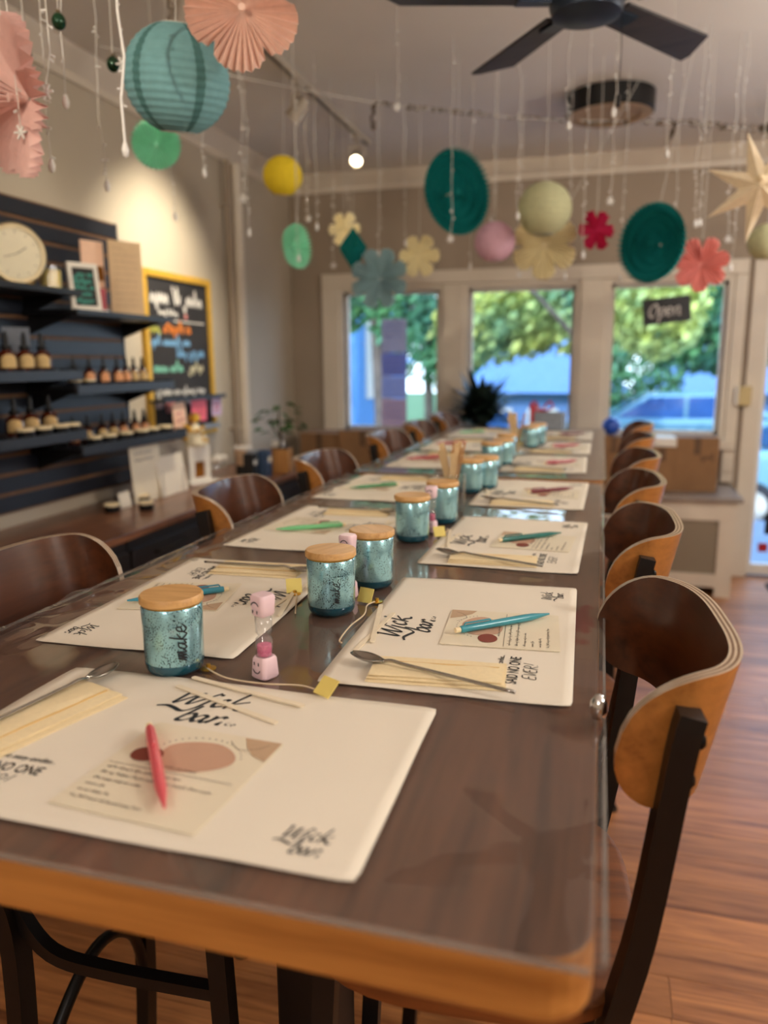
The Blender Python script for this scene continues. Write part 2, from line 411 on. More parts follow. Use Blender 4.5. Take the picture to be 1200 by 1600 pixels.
# ------------------------------------------------------------------ lettering
LOGO = [[(0, 1.35), (.2, 1.5), (.22, .9), (.3, 0), (.75, .9), (1.0, 1.4), (.95, .6), (1.08, 0), (1.55, .9), (1.85, 1.6)],
        [(1.9, .95), (1.82, .35), (1.7, -.35), (1.35, -.75), (.7, -.5), (.2, -.35), (-.25, -.5)], [(2.02, 1.3), (2.0, 1.5)],
        [(2.8, .85), (2.55, .95), (2.3, .5), (2.45, .05), (2.85, .2)],
        [(3.3, 1.85), (3.15, .9), (3.05, 0)], [(3.85, 1.0), (3.2, .5), (3.5, .32), (3.75, 0), (4.05, .05)],
        [(2.0, .0), (1.9, -.8), (1.8, -1.6), (2.15, -1.65), (2.4, -1.2), (2.2, -.85), (1.9, -1.05)],
        [(3.0, -.95), (2.7, -.95), (2.5, -1.35), (2.7, -1.65), (3.0, -1.3), (3.05, -.95), (3.0, -1.4), (3.15, -1.65), (3.35, -1.4)],
        [(3.45, -.85), (3.45, -1.2), (3.35, -1.65), (3.55, -1.1), (3.8, -.85), (4.0, -1.0)], [(4.05, -1.35), (3.95, -1.6), (4.1, -1.62)]]
LOGO_CO = [[(4.5, -1.35), (4.35, -1.45), (4.4, -1.62), (4.55, -1.6)], [(4.75, -1.4), (4.65, -1.5), (4.72, -1.62), (4.83, -1.5), (4.75, -1.4)]]
EVER = [[(.7, 1.4), (.1, 1.3), (.1, .8), (.55, .75), (.05, .7), (0, .1), (.7, .1)], [(.95, 1.3), (1.1, .1), (1.6, 1.4)],
        [(2.3, 1.4), (1.8, 1.3), (1.75, .8), (2.2, .75), (1.7, .7), (1.7, .1), (2.3, .1)],
        [(2.6, 0), (2.7, 1.3), (3.2, 1.2), (3.1, .75), (2.7, .7), (3.3, 0)], [(3.75, 1.5), (3.6, .5)], [(3.55, .15), (3.55, .05)]]
OPEN = [[(.55, 1.5), (.15, 1.2), (0, .5), (.35, 0), (.85, .4), (.85, 1.1), (.5, 1.5), (.3, 1.2)],
        [(1.2, .95), (1.2, .2), (1.1, -.7)], [(1.2, .6), (1.5, .95), (1.75, .6), (1.5, .1), (1.2, .2)],
        [(1.95, .45), (2.35, .6), (2.3, .95), (2.0, .85), (1.95, .3), (2.25, .05), (2.6, .35)],
        [(2.75, .9), (2.75, .05)], [(2.77, .55), (3.05, .95), (3.3, .75), (3.3, .1), (3.5, .1)]]
MAKE = [[(0, .1), (.15, .9), (.25, .1), (.45, .9), (.55, .1), (.75, .9), (.85, .1), (1.1, .4)],
        [(1.65, .8), (1.3, .75), (1.15, .3), (1.4, .05), (1.65, .5), (1.7, .85), (1.7, .1), (1.95, .3)],
        [(2.15, 1.6), (2.1, .7), (2.05, 0)], [(2.6, .9), (2.15, .5), (2.65, 0), (2.8, .3)],
        [(2.85, .4), (3.25, .55), (3.2, .9), (2.9, .8), (2.85, .3), (3.2, .0), (3.6, .4)]]
def strokes(mb, ss, ox, oy, s, w, z, shear=.25, pen=.7, k=6, plane='xy'):
    for st in ss:
        pts = [((x+shear*y)*s+ox, y*s+oy) for x, y in st]
        mb.ribbon([tuple(p) for p in spline([Vector(p) for p in pts], k)], w*s, z, pen, plane)
def scribble(mb, x, y, length, h, w, z, rnd, plane='xy', words=True):
    # one line of handwriting too small or too soft in the photo to read
    end = x+length
    while x < end-h*.5:
        L = min(rnd.uniform(2.5, 6)*h, end-x); n = max(4, int(L/h*4)); pts = []
        for i in range(n+1):
            a = (i % 2)*h*rnd.uniform(.7, 1.0)
            if rnd.random() < .14: a = h*rnd.choice((1.7, -.6))
            pts.append((x+L*i/n, y+a))
        mb.ribbon([tuple(p) for p in spline([Vector(p) for p in pts], 3)], w, z, None, plane)
        x += L+h*(.8 if words else .1)
def font_mesh(body, size, shear=0., xs=1.):
    c = bpy.data.curves.new('lettering', 'FONT'); c.body = body; c.size = size; c.shear = shear; c.offset = size*.012
    c.resolution_u = 3; c.align_x = 'CENTER'
    o = bpy.data.objects.new('lettering', c); me = bpy.data.meshes.new_from_object(o)
    vs = [(v.co.x*xs, v.co.y, 0) for v in me.vertices]; fs = [tuple(p.vertices) for p in me.polygons]
    bpy.data.objects.remove(o); bpy.data.curves.remove(c); bpy.data.meshes.remove(me)
    return vs, fs

# ================================================================== ROOM
XL, XR, YN, YF, ZC = -2.2, 2.1, -2.6, 5.38, 2.68
fl = struct(boxobj('floor', 'floor', XL-.1, XR+.1, YN-.1, YF+.15, -.06, -.006))
pw, pl = .122, 1.24
row = 0; y = YN
cache = {}
while y < YF-.01:
    x = XL - random.uniform(0, 1.1)
    while x < XR:
        a, b = max(x, XL), min(x+pl, XR); L = round(b-a, 3)
        if L > .03 and (y > .2 or row % 1 == 0):
            key = (L, y+pw > YF)
            w = min(pw, YF-y)-.0015
            if key not in cache:
                o = MB().box(0, L-.0015, 0, w, -.006, 0).build('plank', 'plank', fl); cache[key] = o.data
            else:
                o = bpy.data.objects.new('plank', cache[key]); COL.objects.link(o); o.parent = fl
            o.location = (a, y, 0)
        x += pl
    y += pw; row += 1
struct(boxobj('ceiling', 'ceiling', XL-.15, XR+.15, YN-.15, YF+.15, ZC, ZC+.1))
struct(boxobj('wall_left', 'wall', XL-.15, XL, YN-.15, YF+.15, -.06, ZC))
struct(boxobj('wall_right', 'wall', XR, XR+.15, YN-.15, YF+.15, -.06, ZC))
struct(boxobj('wall_near', 'wall', XL-.15, XR+.15, YN-.15, YN, -.06, ZC))
WZ0, WZ1 = .93, 1.895
WINS = [(-1.80, -1.107), (-.90, -.19), (.037, .739)]
DX0, DX1, DZ = .955, 1.86, 2.06
mb = MB()
def wf(x0, x1, z0, z1): mb.box(x0, x1, YF, YF+.14, z0, z1)
wf(XL, DX0, -.06, WZ0); wf(XL, WINS[0][0], WZ0, WZ1); wf(WINS[0][1], WINS[1][0], WZ0, WZ1); wf(WINS[1][1], WINS[2][0], WZ0, WZ1)
wf(WINS[2][1], DX0, WZ0, WZ1); wf(XL, DX0, WZ1, ZC); wf(DX0, XR, DZ, ZC); wf(DX1, XR, -.06, DZ)
struct(mb.build('wall_far', 'wall_far'))
# crown mouldings
def crown(name, p, axis, a0, a1, sgn):
    prof = [(0, 0), (.014, 0), (.02, .03), (.075, .095), (.085, .112), (0, .112)]
    mb = MB()
    pts0 = []; pts1 = []
    for d, z in prof:
        if axis == 'y': pts0.append((p+sgn*d, a0, ZC-.112+z)); pts1.append((p+sgn*d, a1, ZC-.112+z))
        else: pts0.append((a0, p+sgn*d, ZC-.112+z)); pts1.append((a1, p+sgn*d, ZC-.112+z))
    n = len(prof)
    mb.add(pts0+pts1, [(i, (i+1) % n, n+(i+1) % n, n+i) for i in range(n)]+[tuple(range(n)), tuple(reversed(range(n, 2*n)))])
    return struct(mb.build(name, 'trim'))
crown('trim_1', XL, 'y', YN, YF, 1); crown('trim_2', YF, 'x', XL, XR, -1)
struct(boxobj('baseboard_left', 'trim', XL, XL+.015, YN, YF, 0, .1)); struct(boxobj('baseboard_right', 'trim', XR-.015, XR, YN, YF, 0, .1))
# window casing
def casing(n, x0, x1, z0, z1, d=.03): return struct(boxobj('trim_%d' % n, 'trim', x0, x1, YF-d, YF, z0, z1, bevel=.004))
casing(3, -1.955, .845, WZ1+.035, 2.02, .035)
casing(4, -1.955, -1.83, .80, WZ1+.034); casing(5, -1.075, -.932, .80, WZ1+.034); casing(6, -.158, .005, .80, WZ1+.034); casing(7, .772, .845, .63, WZ1+.034)
casing(8, -1.955, .84, .84, .905, .055)
casing(9, .77, .84, .70, .80, .045)
for i, (x0, x1) in enumerate(WINS):
    mb = MB(); t = .028
    for a in ((x0-.035, x0, WZ0-.03, WZ1+.035), (x1, x1+.035, WZ0-.03, WZ1+.035), (x0, x1, WZ1, WZ1+.035), (x0, x1, WZ0-.03, WZ0)):
        mb.box(a[0], a[1], YF-.012, YF+.10, a[2], a[3])
    w = struct(mb.build('window_%d' % (i+1), 'trim', bevel=.003))
    boxobj('pane', 'pane', x0, x1, YF+.05, YF+.056, WZ0, WZ1, w)
    sash = MB()
    for a in ((x0, x0+.022, WZ0, WZ1), (x1-.022, x1, WZ0, WZ1), (x0, x1, WZ1-.022, WZ1), (x0, x1, WZ0, WZ0+.022)):
        sash.box(a[0], a[1], YF+.03, YF+.075, a[2], a[3])
    sash.build('sash', 'trim', w)
# glazed door at the right edge
d = struct(MB().box(DX0, DX0+.02, YF-.02, YF+.12, 0, DZ).box(DX1-.05, DX1, YF-.02, YF+.12, 0, DZ).box(DX0, DX1, YF-.02, YF+.12, DZ-.05, DZ).build('door_1', 'trim', bevel=.004))
lf = MB()
for a in ((DX0+.022, DX0+.05, .01, DZ-.055), (DX1-.12, DX1-.052, .01, DZ-.055), (DX0+.05, DX1-.12, DZ-.2, DZ-.055), (DX0+.05, DX1-.12, .01, .08)):
    lf.box(a[0], a[1], YF+.03, YF+.075, a[2], a[3])
lf.build('door_leaf', 'white', d, bevel=.003)
boxobj('pane', 'pane', DX0+.05, DX1-.12, YF+.05, YF+.056, .08, DZ-.2, d)
MB().tube([(DX1-.09, YF+.03, .98), (DX1-.09, YF-.01, .98), (DX1-.17, YF-.012, .98)], .01, 8).build('door_handle', 'chrome', d, True)
boxobj('red_sign', 'red', DX0+.09, DX0+.15, YF+.044, YF+.049, .16, .22, d)['label'] = 'small red sticker low on the door'  # flat patch on the glass in place of a red thing outdoors
boxobj('door_notice', 'darkmetal', DX0+.12, DX0+.3, YF+.044, YF+.049, .28, .42, d)['label'] = 'dark notice on the door glass'  # dark patch on the glass in place of an object outdoors
struct(boxobj('trim_10', 'trim', .875, .955, YF-.03, YF, 0, 2.12, bevel=.004)); struct(boxobj('trim_11', 'trim', .955, 1.95, YF-.03, YF, DZ, 2.12, bevel=.004))

# ================================================================== OUTSIDE
struct(boxobj('ground', 'walk', -60, 60, YF+.3, 8.4, -.35, -.2)); struct(boxobj('road', 'asphalt', -60, 60, 8.4, 17.5, -.8, -.62))
struct(MB().prism([(17.5, -.66), (24, -2.2), (95, -2.4), (95, -3), (17.5, -3)], -60, 60).build('lawn', 'grass')).matrix_world = Matrix(((0, 0, 1, 0), (1, 0, 0, 0), (0, 1, 0, 0), (0, 0, 0, 1)))
def leaves(mb, c, rad, n, size, rnd, shell=.55):
    for _ in range(n):
        while True:
            p = Vector((rnd.uniform(-1, 1), rnd.uniform(-1, 1), rnd.uniform(-1, 1)))
            if shell < p.length < 1: break
        p = Vector((c[0]+p.x*rad[0], c[1]+p.y*rad[1], c[2]+p.z*rad[2]))
        a = Vector((rnd.gauss(0, 1), rnd.gauss(0, 1), rnd.gauss(0, 1))).normalized(); b = a.orthogonal().normalized(); s = size*rnd.uniform(.6, 1.3)
        c2 = a.cross(b)
        mb.add([p-b*s, p+c2*s*.5, p+b*s, p-c2*s*.5], [(0, 1, 2, 3)])
def tree(loc, trunk, blobs, n, size, m, label, seed):
    rnd = random.Random(seed)
    t = thing('tree', label, 'tree', loc, 0, 'trees across the street')
    tr = MB(); h, r = trunk
    tr.tube([(0, 0, -.1), (.05, 0, h*.3), (-.05, .05, h*.65), (.03, 0, h)], [r*1.25, r, r*.85, r*.5], 10)
    for k in range(4):
        a = k*1.7+seed; tr.tube([(0, 0, h*.6), (math.cos(a)*.8, math.sin(a)*.8, h*.85), (math.cos(a)*1.6, math.sin(a)*1.6, h*1.05)], [r*.4, r*.3, r*.12], 6)
    tr.build('trunk', 'bark', t, True)
    f = MB()
    for c, rd in blobs: leaves(f, c, rd, int(n/len(blobs)), size, rnd)
    o = f.build('foliage', m, t); o['kind'] = 'stuff'
    return t
tree((-2.62, 9.2, -.62), (4.6, .12), [((-.4, 0, 4.0), (1.6, 1.4, 1.5)), ((-.7, .4, 3.0), (.7, .8, .6)), ((.25, 0, 2.9), (.45, .5, .8))], 2600, .1, 'foliage2', 'street tree with a bare trunk outside the left window', 1)
tree((-.28, 12.6, -.62), (3.6, .12), [((-.9, -.1, 3.75), (1.7, 1.4, 1.5)), ((-1.4, 0, 2.65), (1.1, 1.0, .7)), ((-.15, 0, 2.9), (.9, .9, .8)), ((-1.0, -.2, 2.7), (.6, .5, .55))], 3900, .11, 'foliage', 'yellow green tree seen through the middle window', 2)
tree((-.1, 10.9, -.62), (3.4, .1), [((.75, 0, 3.4), (.8, .9, 1.2)), ((.75, 0, 2.55), (.6, .7, .5))], 1900, .1, 'foliage', 'bright yellow tree behind the left half of the right window', 3)
tree((2.9, 17.0, -.3), (3.4, .2), [((0, 0, 3.6), (2.0, 1.6, 2.0)), ((-.6, 0, 2.3), (1.5, 1.3, .9))], 4200, .14, 'foliage2', 'dark green tree behind the hanging open sign', 4)
tree((-6.8, 31.0, -2.2), (5.5, .2), [((0, 0, 5.2), (2.2, 1.6, 2.4)), ((1.3, 0, 3.8), (1.6, 1.3, 1.6))], 2600, .2, 'foliage2', 'far green tree beside the lavender house', 5)
tree((-1.6, 33.0, -2.3), (6.6, .25), [((0, 0, 6.2), (5.0, 1.8, 2.8)), ((-3.5, 0, 5), (3, 1.8, 2.4))], 4600, .24, 'foliage2', 'wide green tree standing behind the blue house', 6)
tree((8.0, 34.0, -2.3), (7, .25), [((0, 0, 7), (4.0, 1.8, 3.2)), ((-3, 0, 5.4), (3, 1.8, 2.6))], 4600, .26, 'foliage2', 'tall green tree at the far right behind the cars', 7)
tree((.95, 21.3, -1.7), (2.2, .1), [((0, 0, 2.5), (1.1, .8, 1.2))], 1500, .12, 'foliage2', 'low green tree in the gap between the two blue houses', 9)
def house(name, label, x0, x1, y0, y1, h, rh, wall, ridge='x', base=-1.75):
    t = thing(name, label, 'house', ((x0+x1)/2, (y0+y1)/2, base)); w, dd = (x1-x0)/2, (y1-y0)/2
    MB().box(-w, w, -dd, dd, 0, h).build('wall', wall, t)
    rf = MB(); o = .35
    if ridge == 'x':
        rf.add([(-w-o, -dd-o, h), (w+o, -dd-o, h), (w+o, dd+o, h), (-w-o, dd+o, h), (-w*.55, 0, h+rh), (w*.55, 0, h+rh)], [(0, 1, 5, 4), (2, 3, 4, 5), (1, 2, 5), (3, 0, 4), (0, 3, 2, 1)])
    else:
        rf.add([(-w-o, -dd-o, h), (w+o, -dd-o, h), (w+o, dd+o, h), (-w-o, dd+o, h), (0, -dd-o, h+rh), (0, dd+o, h+rh)], [(0, 1, 4), (2, 3, 5), (1, 2, 5, 4), (3, 0, 4, 5), (0, 3, 2, 1)])
    rf.build('roof', 'roof', t)
    for k in range(3):
        xx = -w*.62+k*w*.62
        f = MB().box(xx-.45, xx+.45, -dd-.05, -dd+.02, h*.35, h*.78).build('window', 'trim', t)
        MB().box(xx-.38, xx+.38, -dd-.07, -dd-.045, h*.39, h*.74).build('pane', 'carglass', f)
    return t
house('house', 'pale blue house across the street with a grey hipped roof', -3.9, .5, 24, 28, 2.2, 1.7, 'bluehouse')
house('house', 'blue gabled house far right behind the parked cars', 1.3, 9.0, 24, 29, 2.2, 1.7, 'bluehouse')
house('house', 'lavender house low behind the left window flyers', -9.6, -5.4, 18.0, 21, 2.4, .7, 'lavhouse', base=-1.0)
t = thing('building_corner', 'bright blue neighbouring building side at the left window', 'building', (-4.55, 12.3, -.15))
MB().box(-1.3, 1.07, -1.3, 1.6, 0, 4.2).build('wall', 'skyhouse', t)
MB().box(-1.36, 1.12, -1.36, 1.66, 4.2, 4.35).build('roof', 'roof', t); MB().box(1.05, 1.1, -.9, 0, 1.0, 2.2).build('window', 'trim', t)
def car(label, loc, rz, group='parked cars'):
    t = thing('car', label, 'car', loc, rz, group)
    body = [(-2.2, .35), (-2.25, .75), (-2.0, .92), (-1.1, .98), (1.0, 1.0), (2.0, .95), (2.2, .75), (2.2, .35)]
    mb = MB(); mb.T = Matrix(((1, 0, 0, 0), (0, 0, 1, 0), (0, 1, 0, 0), (0, 0, 0, 1)))
    mb.prism(body, -.85, .85); mb.build('body', 'carpaint', t, bevel=.08)
    cab = [(-1.2, .96), (-.45, 1.42), (.9, 1.45), (1.75, .98)]
    mb = MB(); mb.T = Matrix(((1, 0, 0, 0), (0, 0, 1, 0), (0, 1, 0, 0), (0, 0, 0, 1)))
    mb.prism(cab, -.72, .72); mb.build('cabin', 'carpaint', t, bevel=.06)
    for sd in (-1, 1):
        for q in ([(-1.0, 1.0), (-.42, 1.36), (.15, 1.38), (.15, 1.0)], [(.22, 1.0), (.22, 1.38), (.85, 1.38), (1.45, 1.0)]):
            mb = MB(); mb.T = Matrix(((1, 0, 0, 0), (0, 0, 1, 0), (0, 1, 0, 0), (0, 0, 0, 1)))
            a, b = sorted((sd*.715, sd*.735)); mb.prism(q, a, b); mb.build('side_window', 'carglass', t)
        for xx in (-1.35, 1.35):
            mb = MB(); mb.T = Matrix.Translation((xx, sd*.76, .33)) @ Matrix.Rotation(PI/2, 4, 'X')
            mb.lathe([(0, -.1), (.28, -.1), (.33, -.06), (.33, .06), (.28, .1), (0, .1)], 20); w = mb.build('wheel', 'tyre', t, 40)
            mb = MB(); mb.T = Matrix.Translation((xx, sd*.87, .33)) @ Matrix.Rotation(PI/2, 4, 'X')
            mb.lathe([(0, -.012), (.19, -.012), (.19, .012), (0, .012)], 14); mb.build('hubcap', 'steel', w)
    mb = MB(); mb.add([(-1.17, -.66, 1.0), (-1.17, .66, 1.0), (-.5, .62, 1.41), (-.5, -.62, 1.41)], [(0, 1, 2, 3)]); 
    mb.add([(-1.19, -.66, 1.01), (-1.19, .66, 1.01), (-.52, .62, 1.42), (-.52, -.62, 1.42)], [(0, 3, 2, 1)]); mb.build('windscreen', 'carglass', t)
    for sd in (-1, 1): MB().box(-2.26, -2.18, sd*.7-.14, sd*.7+.14, .66, .78).build('headlamp', 'white', t)
    return t
c1 = car('pale silver car parked nearest behind the right window', (3.1, 10.6, -.62), 0)
c2 = dup(c1, (1.3, 15.6, -.62), 0, 'pale car parked farther off, upper left in the right window')
c3 = dup(c1, (-5.0, 9.6, -.62), 0, 'white car low in the left window', 'parked cars')
b = MB(); leaves(b, (0, 0, .35), (.55, .4, .4), 500, .07, random.Random(3), .2)
t = thing('bush', 'round green bush by the road behind the right window', 'bush', (.98, 12.6, -.62)); b.build('foliage', 'foliage2', t)['kind'] = 'stuff'

# ================================================================== TABLES
T = 1.062
def table(label, x0, x1, y0, y1, posts, cov):
    t = thing('bar_table', label, 'table', ((x0+x1)/2, (y0+y1)/2, 0), 0, 'bar tables end to end')
    w, h = (x1-x0)/2, (y1-y0)/2
    MB().prism(rrect(-w, w, -h, h, .035), 1.012, 1.059, 0, 1).build('tabletop', ['table', 'table_edge'], t, bevel=.003)
    for py in posts:
        py -= (y0+y1)/2
        boxobj('post', 'darkmetal', -.045, .045, py-.045, py+.045, .04, .985, t, .004)
        MB().box(-.3, .3, py-.035, py+.035, .985, 1.011).box(-.03, .03, py-.24, py+.24, .985, 1.010).build('top_plate', 'darkmetal', t, bevel=.003)
        MB().box(-.32, .32, py-.04, py+.04, .012, .05).box(-.04, .04, py-.22, py+.22, .012, .049).build('foot', 'darkmetal', t, bevel=.004)
        for sx_ in (-.29, .29): MB().lathe([(.02, 0), (.022, .004), (.018, .012)], 12, (sx_, py, 0)).build('glide', 'dropper', t)
    boxobj('stretcher', 'darkmetal', -.02, .02, posts[0]-(y0+y1)/2+.045, posts[-1]-(y0+y1)/2-.045, .5, .56, t, .003)
    # clear cover
    X0, X1, Y0, Y1 = x0-.012, x1+.006, y0-.006, y1+.004
    nx, ny = 64, 150; mb = MB(); vs = []; fs = []
    rnd = random.Random(5)
    for j in range(ny+1):
        for i in range(nx+1):
            x = X0+(X1-X0)*(i/nx)**1.7; y_ = Y0+(Y1-Y0)*j/ny
            e = min((x-X0)/.09, 1); e2 = min((y_-Y0)/.04, 1)
            amp = .0045*(1-e)**.8*2.6+.0004
            z = T-.0004+amp*abs(noise.noise(Vector((x*22, y_*12, 3.1))))*(1 if e < 1 else .0)
            if x > X1-.02: z += .001*max(0, noise.noise(Vector((x*20, y_*12, 8))))
            vs.append((x, y_, z))
    for j in range(ny):
        for i in range(nx):
            a = j*(nx+1)+i; fs.append((a, a+1, a+nx+2, a+nx+1))
    mb.add(vs, fs); c = mb.build('table_cover', 'vinyl', None, True)
    tag(c, cov, 'table cover', 'clear table covers')
    rim = MB()
    for pts in ([(X1, Y0+.01), (X1, Y1)], [(X0, Y0+.01), (X0, Y1)], [(X0+.01, Y0), (X1-.01, Y0)], [(X0+.01, Y1), (X1-.01, Y1)]):
        (ax, ay), (bx, by) = pts
        rim.box(min(ax, bx)-.0016, max(ax, bx)+.0016, min(ay, by)-.0016, max(ay, by)+.0016, T-.0028, T+.0002)
    rim.build('rim', 'vinyl_rim', c)
    return t
table('brown wooden bar table nearest the camera with black pedestal posts', -.753, .012, .412, 2.28, (.93, 1.85), 'clear glossy plastic cover on the nearer table')
table('brown wooden bar table farther back by the windows', -.753, .018, 2.36, 4.15, (2.75, 3.75), 'clear glossy plastic cover on the farther table')
mb = MB(); mb.lathe([(0, -.009), (.006, -.008), (.009, 0), (.008, .009), (.004, .015), (0, .017)], 16)
o = mb.build('cover_clip', 'chrome', None, True); o.location = (.012, .735, T+.012); tag(o, 'small shiny clip on the right table edge by the nearest stool', 'clip')  # chrome blob stands in for the highlight on bulging vinyl

# ================================================================== STOOLS
def make_chair():
    t = thing('bar_stool', 'brown bentwood bar stool, nearest on the right side of the table', 'stool', (0, 0, 0), 0, 'bentwood stools around the tables')
    # seat: rounded plywood, slightly dished
    seat = MB(); N = 40; rings = [(1.0, .742), (1.0, .757), (.96, .761), (.7, .757), (.35, .754)]; vs = []; fs = []
    def outl(a, k):
        c, s_ = math.cos(a), math.sin(a); e = 2/3.2
        return (.02+.195*k*math.copysign(abs(c)**e, c), .2*k*math.copysign(abs(s_)**e, s_))
    for k, z in rings:
        for i in range(N):
            x, y_ = outl(2*PI*i/N, k); vs.append((x, y_, z))
    for r_ in range(len(rings)-1):
        for i in range(N): fs.append((r_*N+i, r_*N+(i+1) % N, (r_+1)*N+(i+1) % N, (r_+1)*N+i))
    fs += [tuple(range((len(rings)-1)*N, len(rings)*N)), tuple(reversed(range(N)))]
    seat.add(vs, fs); seat.build('seat', 'seatply', t, 40)
    # backrest
    NS, NV, TH, LAY = 48, 8, .013, 5
    HALF, SAG, PE = .172, .102, .66
    def plan(s):
        a = s*PI/2; c_, s_ = math.cos(a), math.sin(a)
        return (.27-SAG+SAG*abs(c_)**PE, HALF*math.copysign(abs(s_)**PE, s_))
    mb = MB(); idx = {}
    TB = [-1+2*i/400 for i in range(401)]; TL = [0.]
    for i in range(400):
        (xa, ya), (xb, yb) = plan(TB[i]), plan(TB[i+1]); TL.append(TL[-1]+math.hypot(xb-xa, yb-ya))
    def s_at(sg):
        q = (sg+1)/2*TL[-1]
        for i in range(400):
            if TL[i+1] >= q: return TB[i]+(q-TL[i])/max(1e-9, TL[i+1]-TL[i])*(TB[1]-TB[0])
        return 1.
    def P(sg, v, d):
        s = s_at(sg)
        h = .066*math.sqrt(max(0., 1-(max(0, abs(sg)-.72)/.28)**2))+.003
        z = 1.058+h*v
        x, y_ = plan(s); e = .004
        xa, ya = plan(max(-.999, s-e)); xb, yb = plan(min(.999, s+e)); n_ = Vector((yb-ya, xa-xb)).normalized()
        return (x+n_.x*d*TH+(z-1.058)*.22, y_+n_.y*d*TH, z)
    def grid(fn, nu, nv, mi, flip=False):
        vs = [fn(i, j) for j in range(nv+1) for i in range(nu+1)]; fs = []
        for j in range(nv):
            for i in range(nu):
                q = (j*(nu+1)+i, j*(nu+1)+i+1, (j+1)*(nu+1)+i+1, (j+1)*(nu+1)+i); fs.append(q[::-1] if flip else q)
        mb.add(vs, fs, mi)
    S = [math.copysign(1-(1-abs(-1+2*i/NS))**1.25, -1+2*i/NS)*.998 for i in range(NS+1)]
    grid(lambda i, j: P(S[i], -1+2*j/NV, 1), NS, NV, 1)
    grid(lambda i, j: P(S[i], -1+2*j/NV, 0), NS, NV, 0, True)
    for sg in (1, -1):
        for l in range(LAY):
            grid(lambda i, j: P(S[i], sg, (l+j)/LAY), NS, 1, 2 if l % 2 == 0 else 3, sg > 0)
    for e in (0, NS): grid(lambda i, j: P(S[e], -1+2*j/NV, i), 1, NV, 2, e == 0)
    mb.build('backrest', ['ply', 'plyout', 'plyedge', 'plyedge2'], t, 35)
    for sd in (-1, 1):
        leg = MB().tube(spline([Vector(p) for p in ((.230, sd*.189, 1.098), (.222, sd*.189, 1.05), (.202, sd*.178, .86), (.178, sd*.165, .72), (.162, sd*.16, .6), (.17, sd*.168, .3), (.195, sd*.18, .012))], 4), .02, 4, sq=(.012, .0165)).build('leg', 'darkmetal', t, 30)
        leg['label'] = 'black metal rear leg running up into the backrest post'
        for z in (1.07, 1.03):
            b_ = MB(); b_.T = Matrix.Translation((.220+(z-1.04)*.17+.0135, sd*.188, z)) @ Matrix.Rotation(PI/2, 4, 'Y'); b_.lathe([(.008, 0), (.008, .003), (.005, .006), (0, .006)], 12); b_.build('bolt', 'bolt', leg, 40)
        leg.modifiers.clear()
        MB().tube([(-.135, sd*.14, .735), (-.15, sd*.15, .45), (-.175, sd*.17, .012)], .02, 4, sq=(.013, .013)).build('leg', 'darkmetal', t)
        MB().tube(spline([Vector(p) for p in ((.168, sd*.156, .70), (.155, sd*.155, .66), (.11, sd*.153, .602), (.02, sd*.152, .588), (-.14, sd*.147, .582))], 5), .012, 4, sq=(.009, .009)).build('side_brace', 'darkmetal', t, 30)
        for px, py in ((.195, .18), (-.176, .171)): MB().lathe([(.02, 0), (.021, .006), (.017, .014)], 10, (px, sd*py, 0)).build('foot_cap', 'dropper', t)
    MB().box(-.13, .13, -.15, -.125, .72, .741).box(-.13, .13, .125, .15, .72, .741).box(-.14, -.115, -.15, .15, .719, .7405).box(.115, .14, -.15, .15, .719, .7405).build('seat_frame', 'darkmetal', t)
    MB().tube(spline([Vector(p) for p in ((.18, -.17, .16), (.168, -.155, .3), (.155, -.1, .42), (.15, 0, .475), (.155, .1, .42), (.168, .155, .3), (.18, .17, .16))], 6), .01, 6).build('arch_brace', 'darkmetal', t, True)
    MB().tube([(-.16, -.16, .3), (-.16, .16, .3)], .012, 4, sq=(.012, .012)).build('footrest', 'darkmetal', t)
    return t
ch = make_chair()
RC = [.875, 1.46, 1.98, 2.51, 3.14, 3.74]; LC = [.935, 1.67, 2.27, 3.02, 3.62, 4.2]
ORD = ['nearest', 'second', 'third', 'fourth', 'fifth', 'sixth and farthest']
for i, y in enumerate(RC):
    o = ch if i == 0 else dup(ch, (0, 0, 0), 0, 'brown bentwood bar stool, %s on the right side of the tables' % ORD[i])
    o.location = (-.149+(0, 0, .01, .035, .06, .09)[i], y, 0); o.rotation_euler = (0, 0, [.06, .02, .05, .06, .0, .03][i])
for i, y in enumerate(LC):
    o = dup(ch, (-.603, y, 0), PI+[.05, .1, .02, -.03, .04, 0][i], 'brown bentwood bar stool, %s on the left side by the counter' % ORD[i])

